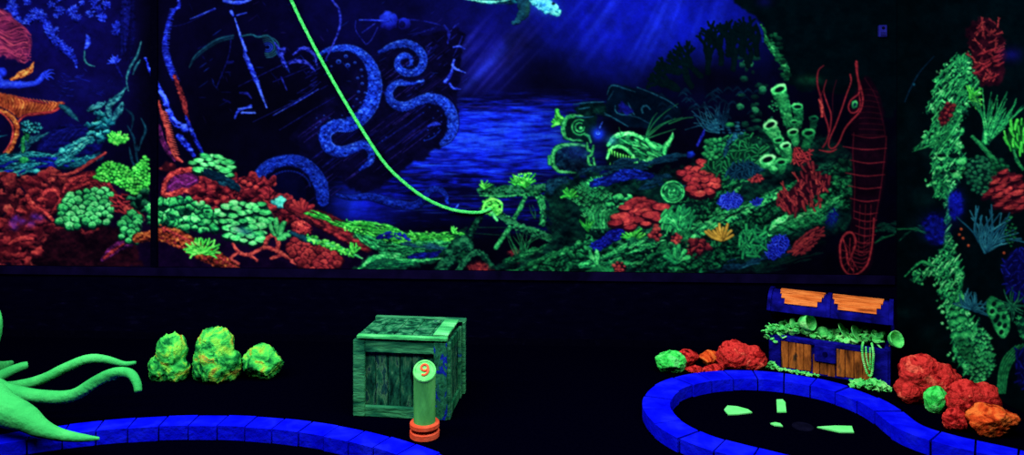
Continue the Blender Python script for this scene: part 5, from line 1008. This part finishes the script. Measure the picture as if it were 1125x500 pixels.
# ------------------------------------------------------------------ rocks
def rock(name, label, loc, size, mat, lumps=None, seed=0, rough=.10, facets=14, group=None, rz=0, sub=5, parent=None, flat=True):
    """size = full (x,y,z); lumps = [(centre, radius)] in a unit ball"""
    r = random.Random(seed); bm = bmesh.new(); bmesh.ops.create_icosphere(bm, subdivisions=sub, radius=1)
    planes = []
    for _ in range(facets):
        v = Vector((r.gauss(0, 1), r.gauss(0, 1), r.gauss(0, .9))).normalized(); planes.append((v, r.uniform(.72, .95)))
    lumps = [(Vector(c), q) for c, q in (lumps or [((0, 0, 0), 1)])]
    off = Vector((r.random()*50, r.random()*50, 0))
    for v in bm.verts:
        d = v.co.normalized(); best = .15; 
        for c, q in lumps:
            b = d.dot(c); disc = b*b-c.dot(c)+q*q
            if disc >= 0:
                t = b+math.sqrt(disc)
                if len(lumps) > 1:
                    pass
                best = max(best, t)
        for pn, pd in planes:
            k = d.dot(pn)
            if k > .05: best = min(best, pd*1.0/k if len(lumps) == 1 else max(pd*1.25/k, best*.8))
        p = d*best
        n1 = noise.fractal(p*2.2+off, 1.0, 2.0, 4); n2 = noise.noise(p*6+off*2); n3 = noise.noise(p*14+off)
        ridge_ = abs(noise.noise(p*4.5+off*3))
        p *= 1+rough*(n1*.9+n2*.55+n3*.3)-rough*.9*max(0, .12-ridge_)*5
        v.co = Vector((p.x*size[0]/2, p.y*size[1]/2, p.z*size[2]/2))
    zs = [v.co.z for v in bm.verts]; lo, hi = min(zs), max(zs)
    for v in bm.verts: v.co.z = (v.co.z-lo)/(hi-lo)*size[2]*1.12-size[2]*.12
    for v in bm.verts: v.co.z = max(0, v.co.z)
    xs = [v.co.x for v in bm.verts]; sx = size[0]/(max(xs)-min(xs)); mx = (max(xs)+min(xs))/2
    for v in bm.verts: v.co.x = (v.co.x-mx)*sx
    o = obj(name, bm, mat, parent, smooth=True); o.location = loc; o.rotation_euler = (0, 0, rz)
    if label: tag(o, label, 'rock', group)
    return o
g1 = 'green speckled rocks on the floor by the back wall'
rock('green_rock', 'green speckled rock of three stacked lumps, leftmost of the green trio by the wall', (-2.16, 4.43, 0), (.27, .22, .30), M_grock, [((.08, 0, .30), .72), ((-.38, 0, -.35), .62), ((.42, -.1, -.4), .56), ((0, 0, 0), .6)], 3, group=g1, rough=.13, facets=16)
rock('green_rock', 'tallest green speckled rock with a pointed top, middle of the trio by the wall', (-1.86, 4.42, 0), (.32, .25, .34), M_grock, [((-.05, 0, .22), .74), ((-.45, 0, -.35), .58), ((.5, 0, -.35), .56), ((0, -.2, -.2), .7)], 8, group=g1, rough=.12, facets=18)
rock('green_rock', 'lowest and roundest green speckled rock, rightmost of the trio by the wall', (-1.575, 4.46, 0), (.25, .2, .215), M_grock, None, 12, group=g1, rough=.12)
def prock(name, label, x0, x1, ytop, ybase, Y, mat, seed, depth=.8, z0=0, **kw):
    """rock whose silhouette spans photo columns x0..x1 and rows ytop..ybase at depth Y"""
    X = ((x0+x1)/2-HX)*Y/F; w = (x1-x0)*Y/F; zt = EYE-(ytop-HY)*Y/F
    return rock(name, label, (X, Y, z0), (w, w*depth, zt-z0), mat, seed=seed, **kw)
g2 = 'painted rocks between the chest and the kerb'
prock('green_rock', 'rounded bright green rock at the left end of the row behind the round kerb', 719, 754, 385, 413, 4.58, M_grock2, 21)
prock('red_rock', 'small red rock touching the green rock behind the kerb', 743, 768, 383.5, 404, 4.70, M_rrock, 22, z0=0)
prock('orange_rock', 'blocky orange rock between the small and the big red rock', 767, 791, 385, 402, 4.72, M_orock, 23, rough=.07, facets=18)
prock('red_rock', 'big rounded red rock just left of the treasure chest', 786, 842, 374, 413, 4.62, M_rrock, 24, lumps=[((-.3, 0, .15), .75), ((.35, 0, 0), .68), ((0, 0, 0), .6)], rough=.12)
prock('red_rock', 'low red stone under the small red rock behind the kerb', 752, 774, 401, 413, 4.56, M_rrock, 25, depth=.6)
prock('red_rock', 'low red stone under the orange rock behind the kerb', 772, 796, 400, 413, 4.55, M_rrock, 26, depth=.5)
prock('red_rock', 'tall red boulder right of the chest with a round green rock before it', 984, 1056, 389, 440, 4.07, M_rrock, 31, lumps=[((-.25, 0, .4), .62), ((.2, 0, -.1), .8), ((-.5, 0, -.3), .5), ((0, 0, 0), .6)], rough=.10, depth=.7)
prock('red_rock', 'wide red boulder at the foot of the right wall above the orange rock', 1040, 1101, 417, 470, 3.84, M_rrock, 32, lumps=[((-.3, 0, .1), .7), ((.35, 0, 0), .7), ((0, 0, 0), .7)], depth=.55)
prock('red_rock', 'small red rock tucked against the left side of the orange rock', 1036, 1066, 447, 478, 3.70, M_rrock, 33, depth=.7)
prock('orange_rock', 'angular orange rock, nearest in the pile on the far right', 1062, 1119, 443, 486, 3.64, M_orock, 34, rough=.11, facets=18, depth=.62)
prock('green_rock', 'small round green rock leaning on the tall red boulder', 1016, 1043, 424, 448, 3.93, M_grock2, 35, rough=.06)

# ------------------------------------------------------------------ octopus sculpture reaching in from the left
def octopus():
    bm = bmesh.new(); B = Vector((-3.30, 3.86, .2))
    def P(x, y, Y): return at(x, y, Y)
    def T(pts, rad, step=.02): tube(bm, [B]+[P(*p) for p in pts], [rad[0]*1.25]+rad, 14, step, wob=.06)
    T([(-26, 428, 4.05), (0, 413, 4.15), (20, 404, 4.22), (31, 401, 4.25)], [.045, .035, .030, .026, .024])
    T([(-20, 428, 3.85), (24, 423, 3.85), (48, 416, 3.85), (72, 404, 3.86), (96, 394.5, 3.88), (116, 395, 3.92), (136, 400, 3.95), (150, 398.5, 3.97)], [.05, .030, .030, .028, .027, .025, .021, .015, .012])
    T([(-20, 424, 3.7), (10, 431, 3.7), (48, 436, 3.7), (80, 434.5, 3.7), (104, 420, 3.7), (124, 410, 3.68), (142, 410, 3.65), (150, 420, 3.62), (152, 431, 3.6)], [.06, .045, .036, .033, .033, .030, .026, .024, .022, .019])
    T([(-24, 436, 3.55), (4, 450, 3.46), (26, 459, 3.42), (46, 471, 3.40), (70, 478.5, 3.39), (92, 481.5, 3.38), (110, 482, 3.37)], [.10, .08, .070, .052, .034, .026, .018, .008])
    T([(-24, 400, 3.75), (-9, 380, 3.72), (-3.5, 360, 3.7), (-5, 342, 3.72), (-14, 326, 3.75)], [.06, .03, .028, .026, .02, .010])
    # rest of the animal: four more arms and the mantle, outside the photo's left edge
    for dx, dy, z in ((-.5, -.5, .06), (-.75, 0, .06), (-.5, .45, .06), (.0, .62, .05)):
        tube(bm, [B, B+Vector((dx*.5, dy*.5, -.02)), Vector((B.x+dx, B.y+dy, z)), Vector((B.x+dx*1.4, B.y+dy*1.1+.1, z*.7))], [.11, .08, .05, .015], 14, .03)
    for c, s in ((B+Vector((0, 0, .02)), (.24, .24, .17)), (B+Vector((-.05, .02, .30)), (.20, .20, .25))):
        r = bmesh.ops.create_icosphere(bm, subdivisions=3, radius=1)
        bmesh.ops.transform(bm, matrix=Matrix.Translation(c) @ Matrix.Diagonal((*s, 1)), verts=r['verts'])
    # suckers under the arm that curls over
    for p in [(100, 427), (105, 424.5), (110, 421.5), (115, 419), (120, 417.5), (126, 416.5), (94, 430.5), (88, 433)]:
        r = bmesh.ops.create_icosphere(bm, subdivisions=2, radius=.011); bmesh.ops.transform(bm, matrix=Matrix.Translation(P(p[0], p[1], 3.675)), verts=r['verts'])
    base = Vector((B.x, B.y, 0))
    for v in bm.verts: v.co -= base
    for v in bm.verts: v.co.z = max(v.co.z, .003)
    me = bpy.data.meshes.new('octopus'); bmesh.ops.recalc_face_normals(bm, faces=bm.faces); bm.to_mesh(me); bm.free(); me.materials.append(M_tent)
    o = bpy.data.objects.new('octopus', me); COL.objects.link(o); o.location = base
    m = o.modifiers.new('skin', 'REMESH'); m.mode = 'VOXEL'; m.voxel_size = .0075; m.use_smooth_shade = True
    s = o.modifiers.new('smooth', 'SMOOTH'); s.factor = .5; s.iterations = 4
    tag(o, 'glowing green octopus sculpture whose arms reach over the floor from the left edge', 'octopus')
octopus()

# ------------------------------------------------------------------ crate
def boards(bm, x0, x1, z0, z1, n, y, th, gap=.004, axis='x', jitter=.004):
    for i in range(n):
        a = x0+(x1-x0)*i/n+gap/2; b = x0+(x1-x0)*(i+1)/n-gap/2; j = rng.uniform(-jitter, jitter)
        box(bm, ((a+b)/2, y+j, (z0+z1)/2), (b-a, th, z1-z0), bev=.003)
def crate():
    Pf = onfloor(388.5, 457); w, d, h = .525, .36, .425
    root = empty('wooden_crate', 'weathered green wooden crate with a plank lid standing on the floor behind the numbered post', 'crate', (Pf.x, Pf.y, 0), math.radians(-7))
    bm = bmesh.new(); box(bm, (w/2, d/2, h/2), (w-.06, d-.06, h-.02)); obj('inner_box', bm, M_woodd, root)
    bm = bmesh.new(); boards(bm, .05, w-.06, .05, h-.05, 6, .028, .016); obj('front_panel', bm, M_woodd, root, label='recessed dark green vertical boards')
    for z, hh in ((.03, .06), (h-.035, .07)):
        bm = bmesh.new(); box(bm, (w/2, .008, z), (w-.001, .024, hh), bev=.004); obj('front_rail', bm, M_woodh, root)
    for x, ww, m in ((.033, .066, M_woodh), (w-.036, .072, M_woodb)):
        bm = bmesh.new(); box(bm, (x, .0, h/2), (ww, .022, h-.005), bev=.004); obj('front_post', bm, m, root, label='blue-flecked corner board' if m is M_woodb else None)
    bm = bmesh.new()
    for i in range(5):
        a = .03+(d-.06)*i/5; b = .03+(d-.06)*(i+1)/5-.004; box(bm, (w-.012, (a+b)/2, h/2), (.014, b-a, h-.04), bev=.003)
    obj('side_panel', bm, M_woodd, root)
    for y in (.03, d-.03):
        bm = bmesh.new(); box(bm, (w+.004, y, h/2-.005), (.02, .05, h-.01), bev=.004); obj('side_post', bm, M_woodh, root)
    for z in (.035, h-.035):
        bm = bmesh.new(); box(bm, (w+.003, d/2, z), (.016, d-.11, .06), bev=.004); obj('side_rail', bm, M_wood, root)
    bm = bmesh.new()
    for i in range(5):
        a = -.0+(d)*i/5+.002; b = d*(i+1)/5-.002; box(bm, (.01, (a+b)/2, h/2), (.014, b-a, h-.04), bev=.003)
    obj('side_panel', bm, M_woodd, root)
    bm = bmesh.new(); box(bm, (w/2, d-.008, h/2), (w-.04, .014, h-.03), bev=.003); obj('back_panel', bm, M_woodd, root)
    lid = bmesh.new()
    for i in range(5):
        a = .02+(w-.03)*i/5; b = .02+(w-.03)*(i+1)/5-.004; box(lid, ((a+b)/2, d/2+.012, h+.012), (b-a, d-.01, .018), bev=.003)
    l = obj('lid', lid, M_wood, root)
    bm = bmesh.new(); box(bm, (w/2+.012, .0, h+.016), (w-.02, .035, .02), bev=.004); obj('lid_edge', bm, M_lidg, l)
    bm = bmesh.new(); box(bm, (w/2+.02, d+.014, h+.018), (w+.03, .03, .022), bev=.004); obj('lid_edge', bm, M_woodh, l)
    bm = bmesh.new(); box(bm, (w-.045, d/2+.01, h+.024), (.085, d-.06, .012), bev=.003); obj('lid_batten', bm, M_lidg, l, label='brighter green board along the right of the lid')
    bm = bmesh.new(); box(bm, (w+.022, d+.01, h/2+.01), (.018, .035, h), bev=.004); obj('side_post', bm, M_woodh, root)
crate()

# ------------------------------------------------------------------ numbered post
def post():
    P = onfloor(466.5, 479.5); r = .056; H = .335; sl = .60
    root = empty('hole_marker_post', 'short green post with an orange 9 on its slanted top and orange-red collar', 'post', (P.x, P.y, 0), math.atan2(-P.x, P.y)*1.0)
    bm = bmesh.new(); n = 36; rings = []
    for z in (0, .1, .2, None):
        ring = []
        for k in range(n):
            a = 2*PI*k/n; x, y = r*math.cos(a), r*math.sin(a); ring.append(bm.verts.new((x, y, z if z is not None else H+y*sl)))
        rings.append(ring)
    for A, B in zip(rings, rings[1:]):
        for k in range(n): bm.faces.new((A[k], A[(k+1) % n], B[(k+1) % n], B[k]))
    bm.faces.new(rings[-1]); bm.faces.new(rings[0][::-1])
    obj('shaft', bm, M_post, root, smooth=False)
    ang = math.atan(sl); M = Matrix.Translation((0, 0, H)) @ Matrix.Rotation(ang, 4, 'X') @ Matrix.Diagonal((1, 1/math.cos(ang), 1, 1))
    bm = bmesh.new(); rr = lathe(bm, [(r*1.03, -.012), (r*1.07, 0), (r*1.03, .008), (r*.86, .010), (r*.84, .006), (.0008, .006)], 36, M); 
    dsk = obj('number_disc', bm, M_disc, root, label='pale green slanted disc')
    bm = bmesh.new(); q = .0165
    loop = [M @ Vector((q*math.cos(t)*1.05, .013+q*math.sin(t), .010)) for t in np.linspace(0, 2*PI*.97, 16)]
    tube(bm, loop, [.0062], 8, .004)
    tail = [M @ Vector(v) for v in [(q*1.05, .013, .010), (q*1.08, -.006, .010), (q*.6, -.021, .010), (-.004, -.028, .010), (-.014, -.024, .010)]]
    tube(bm, tail, [.0062, .0062, .0055], 8, .004)
    for v in bm.verts: pass
    obj('number_nine', bm, M_oring, dsk, label='orange numeral 9')
    for z0, z1 in ((.0, .036), (.050, .078)):
        bm = bmesh.new(); lathe(bm, [(r*.9, z0), (r*1.30, z0), (r*1.36, z0+.005), (r*1.36, z1-.005), (r*1.28, z1), (r*.9, z1)], 36)
        obj('collar', bm, M_oring, root, smooth=False, label='orange-red collar ring')
    bm = bmesh.new(); lathe(bm, [(r*.9, .034), (r*1.2, .034), (r*1.2, .052), (r*.9, .052)], 36); obj('collar_groove', bm, M_coal, root, label='dark red groove')
post()

# ------------------------------------------------------------------ treasure chest
A = onfloor(845, 404); Bp = onfloor(976, 425); cw = (Bp-A).length; crz = math.atan2(Bp.y-A.y, Bp.x-A.x); cdp, chh = .30, .225
CM = Matrix.Translation((A.x, A.y, 0)) @ Matrix.Rotation(crz, 4, 'Z')
def chest():
    root = empty('treasure_chest', 'blue treasure chest with orange plank panels and half open domed lid', 'chest', (A.x, A.y, 0), crz)
    bm = bmesh.new(); t = .022
    box(bm, (cw/2, .03, chh/2), (cw-.02, .02, chh-.01)); box(bm, (cw/2, cdp-t/2, chh/2), (cw, t, chh), bev=.003)
    box(bm, (t/2, cdp/2, chh/2), (t, cdp, chh), bev=.003); box(bm, (cw-t/2, cdp/2, chh/2), (t, cdp, chh), bev=.003); box(bm, (cw/2, cdp/2, .012), (cw-.02, cdp-.02, .024))
    body = obj('body', bm, M_cblue, root)
    def fr(a, b, z0, z1, y=0, th=.03, name='frame_band', mat=M_cblue, label=None, par=None, bv=.005):
        b_ = bmesh.new(); box(b_, ((a+b)/2*cw, y+th/2, (z0+z1)/2), ((b-a)*cw, th, z1-z0), bev=bv); return obj(name, b_, mat, par or root, label=label)
    fr(0, .105, 0, chh, -.012); fr(.875, 1, 0, chh, -.012); fr(.1, .88, .190, chh, -.010); fr(.1, .88, 0, .016, -.006)
    h_ = fr(.40, .58, .095, .198, -.026, .03, 'hasp', label='square blue lock plate'); 
    bm = bmesh.new(); lathe(bm, [(.001, .006), (.014, .006), (.016, 0)], 16, Matrix.Translation((.49*cw, -.026, .15)) @ Matrix.Rotation(PI/2, 4, 'X')); obj('keyhole_plate', bm, M_grout, h_)
    for a, b, z0, z1, n in ((.108, .372, .018, .19, 4), (.382, .572, .010, .13, 3), (.582, .872, .016, .19, 4)):
        b_ = bmesh.new()
        for i in range(n):
            x0 = (a+(b-a)*i/n)*cw+.0015; x1 = (a+(b-a)*(i+1)/n)*cw-.0015; box(b_, ((x0+x1)/2, .004+rng.uniform(-.002, .002), (z0+z1)/2+rng.uniform(-.003, .003)), (x1-x0, .022, z1-z0), bev=.003)
        obj('front_panel', b_, M_cwood, root, label='brown-orange plank panel')
    # side bands on the right end
    bm = bmesh.new(); box(bm, (cw+.004, .04, chh/2), (.014, .08, chh), bev=.004); obj('frame_band', bm, M_cblue, root)
    bm = bmesh.new(); box(bm, (cw+.004, cdp-.04, chh/2), (.014, .08, chh), bev=.004); obj('frame_band', bm, M_cblue, root)
    bm = bmesh.new(); box(bm, (cw+.001, cdp/2, chh/2), (.008, cdp-.17, chh-.05), bev=.002); obj('end_panel', bm, M_cwood, root)
    # lid: domed shell, hinged at the back edge
    D = cdp+.02; th = math.radians(27)
    LM = Matrix.Translation((0, cdp, chh+.004)) @ Matrix.Rotation(-th, 4, 'X')
    prof = [(-D, 0), (-D-.004, .035), (-D-.002, .06)]
    for k in range(1, 15):
        a = PI*k/15; prof.append((-D/2-D/2*math.cos(a), .06+.125*math.sin(a)))
    prof += [(0, .06), (0, 0)]
    bm = bmesh.new(); xs = (-.012, cw+.012); ii = [(y*.93-.012, z*.9) for y, z in prof]
    o0 = [bm.verts.new(LM @ Vector((xs[0], y, z))) for y, z in prof]; o1 = [bm.verts.new(LM @ Vector((xs[1], y, z))) for y, z in prof]
    i0 = [bm.verts.new(LM @ Vector((xs[0]+.02, y, max(0, z-.015)))) for y, z in ii]; i1 = [bm.verts.new(LM @ Vector((xs[1]-.02, y, max(0, z-.015)))) for y, z in ii]
    m = len(prof)
    for k in range(m-1):
        bm.faces.new((o0[k], o1[k], o1[k+1], o0[k+1])); bm.faces.new((i0[k], i0[k+1], i1[k+1], i1[k]))
    for k in range(1, m//2):
        bm.faces.new((o0[k-1], o0[k], o0[m-1-k], o0[m-k])); bm.faces.new((o1[k-1], o1[m-k], o1[m-1-k], o1[k]))
    for k in range(1, m//2):
        bm.faces.new((i0[k-1], i0[k], i0[m-1-k], i0[m-k])); bm.faces.new((i1[k-1], i1[m-k], i1[m-1-k], i1[k]))
    bm.faces.new((o0[0], o1[0], i1[0], i0[0])); bm.faces.new((o0[-1], i0[-1], i1[-1], o1[-1]))
    lid = obj('lid', bm, M_cblue, root)
    def surf(s):                         # point on the dome, s = 0 front rim .. 1 back
        q = s*(len(prof)-1); k = min(int(q), len(prof)-2); f = q-k
        y = prof[k][0]*(1-f)+prof[k+1][0]*f; z = prof[k][1]*(1-f)+prof[k+1][1]*f
        ty, tz = prof[k+1][0]-prof[k][0], prof[k+1][1]-prof[k][1]; L = math.hypot(ty, tz); return Vector((0, y, z)), Vector((0, -tz/L, ty/L))
    for a, b in ((.075, .47), (.535, .96)):
        bm = bmesh.new(); rows = 6
        for i in range(rows):
            ins = {0: .055, 1: .022, 2: .006, 5: .016}.get(i, 0); s0 = .10+.47*i/rows; s1 = .10+.47*(i+1)/rows-.003
            x0, x1 = (a+ins)*cw, (b-ins)*cw
            (p0, n0), (p1, n1) = surf(s0), surf(s1); vs = []
            for o_ in (.001, .010):
                for p, nn in ((p0, n0), (p1, n1)):
                    for x in (x0, x1): q = p+nn*o_; vs.append(bm.verts.new(LM @ Vector((x, q.y, q.z))))
            for f in ((4, 5, 7, 6), (0, 2, 3, 1), (0, 1, 5, 4), (2, 6, 7, 3), (0, 4, 6, 2), (1, 3, 7, 5)): bm.faces.new([vs[k] for k in f])
        obj('lid_panel', bm, M_lwood, lid, label='bright orange plank panel with stepped lower corners')
    for x in (-.016, cw*.495, cw+.004):   # raised straps over the dome
        bm = bmesh.new(); pr = None
        for s in np.linspace(0, 1, 22):
            p, nn = surf(s); R = [bm.verts.new(LM @ Vector((x+dx, p.y+nn.y*oo, p.z+nn.z*oo))) for dx, oo in ((0, -.002), (0, .014), (.022, .014), (.022, -.002))]
            if pr:
                for k in range(4): bm.faces.new((pr[k], pr[(k+1) % 4], R[(k+1) % 4], R[k]))
            else: bm.faces.new(R)
            pr = R
        bm.faces.new(pr[::-1]); obj('strap', bm, M_cblue, lid)
    for x in (.12, cw-.12):
        bm = bmesh.new(); lathe(bm, [(.001, -.03), (.01, -.03), (.01, .03), (.001, .03)], 12, Matrix.Translation((x, cdp+.008, chh+.002)) @ Matrix.Rotation(PI/2, 4, 'Y')); obj('hinge', bm, M_cblue, root)
chest()
# treasure (all fluorescent green casts)
def heap(name, label, pts, cat='treasure', mat=M_gold):
    bm = bmesh.new(); c = Vector((sum(p[0] for p in pts)/len(pts), sum(p[1] for p in pts)/len(pts), min(p[2] for p in pts)))
    for x, y, z, s in pts:
        r = bmesh.ops.create_cone(bm, cap_ends=True, segments=14, radius1=s, radius2=s*.93, depth=s*.42)
        e = Euler((rng.uniform(-.9, .9), rng.uniform(-.9, .9), rng.uniform(0, 6)))
        bmesh.ops.transform(bm, matrix=Matrix.Translation(Vector((x, y, z))-c) @ e.to_matrix().to_4x4(), verts=r['verts'])
    o = obj(name, bm, mat); o.location = c; tag(o, label, cat); o['kind'] = 'stuff'; return o
def cl(x, y, z): return CM @ Vector((x, y, z))
pts = []
for k in range(210):
    u, v = rng.random(), rng.random(); x = .035+u*(cw-.07); y = .045+v*(cdp-.09); top = chh+.026+.018*math.sin(u*9)+.05*v*(1-v)*2
    p = cl(x, y, top-rng.uniform(0, .06)); pts.append((p.x, p.y, p.z, rng.uniform(.015, .026)))
heap('coin_heap', 'heap of glowing green coins and jewels filling the open treasure chest', pts)
pts = []
for k in range(70):
    p = cl(rng.uniform(-.035, .10), rng.uniform(-.03, .06), chh+rng.uniform(-.045, .05)); pts.append((p.x, p.y, p.z, rng.uniform(.012, .02)))
heap('coin_overflow', 'clump of green treasure spilling over the left front corner of the chest', pts)
pts = []
for k in range(90):
    x = rng.uniform(-.03, .075); p = cl(x, rng.uniform(-.02, .02) if False else rng.uniform(-.045, -.018), 0); z = max(.006, .055*(1-abs(x-.02)/.06)*rng.random()); pts.append((p.x, p.y, z+.004, rng.uniform(.008, .014)))
heap('spilled_coins', 'small spill of green coins on the floor at the left foot of the chest', pts)
pts = []
for k in range(170):
    x = rng.uniform(.70, 1.02)*cw; p = cl(x, rng.uniform(-.13, -.02), 0); z = .05*rng.random()*(1-abs(x/cw-.88)/.2); pts.append((p.x, p.y, max(z, .0)+.006, rng.uniform(.009, .015)))
heap('spilled_coins', 'larger spill of green coins on the floor below the right front of the chest', pts)
pts = []
for k in range(60):
    x = rng.uniform(.12, .45)*cw; p = cl(x, rng.uniform(-.05, -.02), 0); pts.append((p.x, p.y, .006+.012*rng.random(), rng.uniform(.007, .012)))
heap('spilled_coins', 'thin line of green coins along the bottom edge of the chest', pts)
def goblet(label, loc, tilt, s=1, name='goblet', cat='goblet', prof=None):
    bm = bmesh.new()
    lathe(bm, prof or [(.001, 0), (.028*s, 0), (.026*s, .004*s), (.006*s, .01*s), (.006*s, .034*s), (.022*s, .042*s), (.034*s, .06*s), (.037*s, .095*s), (.034*s, .095*s), (.030*s, .062*s), (.015*s, .048*s), (.001, .046*s)], 24)
    o = obj(name, bm, M_gold, smooth=True); o.location = loc; o.rotation_euler = tilt; tag(o, label, cat, 'cast treasure lying on the coins'); return o
bowl = [(.001, 0), (.02, 0), (.036, .012), (.046, .035), (.048, .045), (.043, .045), (.036, .022), (.02, .010), (.001, .009)]
dish = [(.001, 0), (.03, 0), (.05, .006), (.056, .012), (.053, .014), (.03, .006), (.001, .005)]
def pic(x, y, Y): return at(x, y, Y)
fy = lambda fx, dy=0: cl(fx*cw, dy, 0).y
goblet('green goblet lying with its round mouth facing out, left side of the treasure', pic(872, 356, fy(.2, .10)), (1.25, 0, .55), 1.45)
goblet('green bowl tipped forward over the right corner of the chest', pic(979, 374, fy(.96, .04)), (1.15, 0, .35), 1, 'bowl', 'bowl', [(r*1.1, z*1.1) for r, z in bowl])
goblet('round green bowl upside down just right of the left goblet', pic(906, 361, fy(.45, .10)), (.5+PI, 0, .3), 1, 'bowl', 'bowl', [(r*.9, z) for r, z in bowl])
goblet('green dish leaning upright in the middle of the treasure', pic(925, 364, fy(.6, .10)), (.9, .5, .6), 1, 'dish', 'dish', dish)
goblet('green dish leaning against the middle dish, farther right', pic(940, 367, fy(.7, .09)), (.9, .6, .3), 1, 'dish', 'dish', dish)
goblet('green upright cup behind the string of beads', pic(962, 374, fy(.84, .09)), (.2, .15, 0), 1, 'cup', 'cup', [(r*.75, z*.9) for r, z in bowl])
goblet('small green cup at the far left end of the treasure', pic(852, 366, fy(.06, .07)), (.5, -.6, 0), 1, 'cup', 'cup', [(r*.7, z*.9) for r, z in bowl])
# string of beads hanging over the front
bm = bmesh.new(); o0 = cl(.83*cw, -.03, .2)
loopp = [(.80, .0, .250), (.795, -.03, .228), (.80, -.036, .17), (.815, -.036, .12), (.835, -.036, .075), (.86, -.036, .06), (.875, -.036, .09), (.88, -.036, .14), (.885, -.036, .19), (.88, -.03, .226), (.87, 0, .25)]
Q, _ = catmull([np.array(cl(a*cw, b, c)) for a, b, c in loopp], .012)
for q in Q:
    r = bmesh.ops.create_icosphere(bm, subdivisions=2, radius=.0078); bmesh.ops.transform(bm, matrix=Matrix.Translation(Vector(q)-o0), verts=r['verts'])
Q2, _ = catmull([np.array(cl(a*cw, b, c)) for a, b, c in [(.825, -.03, .23), (.83, -.038, .17), (.845, -.038, .12), (.855, -.038, .10), (.86, -.038, .14), (.858, -.03, .228)]], .012)
for q in Q2:
    r = bmesh.ops.create_icosphere(bm, subdivisions=2, radius=.006); bmesh.ops.transform(bm, matrix=Matrix.Translation(Vector(q)-o0), verts=r['verts'])
o = obj('bead_necklace', bm, M_gold, smooth=True); o.location = o0; tag(o, 'string of green beads hanging over the right front of the chest', 'necklace')

# ------------------------------------------------------------------ rope and wall device
def ropept(x, y, off): return hit(x, y, BW0, bdir, bn, off)
rp = [(276, -104, .05), (300, -50, .05), (320, 0, .05), (343, 47, .05), (371, 98, .05), (400, 146, .05), (424, 181, .05), (448, 204, .05), (471, 220, .05), (495, 230, .045), (516, 233.5, .03), (530, 233, .02), (540, 229, .012)]
bm = bmesh.new(); P3 = [ropept(*p) for p in rp]; o0 = P3[0].copy()
Q, _ = catmull([np.array(p) for p in P3], .02); pr = None; rr = .0125
for i, q in enumerate(Q):
    t = Vector(Q[min(i+1, len(Q)-1)]-Q[max(i-1, 0)]).normalized(); n1 = t.cross(Vector((0, 1, 0))).normalized(); n2 = t.cross(n1)
    ring = []
    for k in range(12):
        a = 2*PI*k/12; ring.append(bm.verts.new(Vector(q)-o0+(n1*math.cos(a)+n2*math.sin(a))*rr*(1+.12*math.cos(3*(a+i*.55)))))
    if pr:
        for k in range(12): bm.faces.new((pr[k], pr[(k+1) % 12], ring[(k+1) % 12], ring[k]))
    else: bm.faces.new(ring)
    pr = ring
bm.faces.new(pr[::-1]); o = obj('rope', bm, M_rope, smooth=True); o.location = o0
tag(o, 'glowing green rope hanging in a long curve across the mural down to the painted anchor', 'rope')
dp = hit(968.5, 34.5, BW0, bdir, bn, .0); yaw = math.atan2(bdir.y, bdir.x)
root = empty('wall_sensor', 'small dim blue boxy sensor high on the black wall above the seahorse', 'sensor', dp, yaw)
bm = bmesh.new(); box(bm, (0, -.014, 0), (.056, .028, .085), bev=.005); obj('housing', bm, M_dev, root)
bm = bmesh.new()
for k in range(4): box(bm, (0, -.029, -.012-k*.008), (.036, .003, .003))
obj('grille', bm, M_cup, root); bm = bmesh.new(); lathe(bm, [(.001, .006), (.008, .005), (.011, 0)], 16, Matrix.Translation((0, -.028, .02)) @ Matrix.Rotation(PI/2, 4, 'X')); obj('lens', bm, M_cup, root)
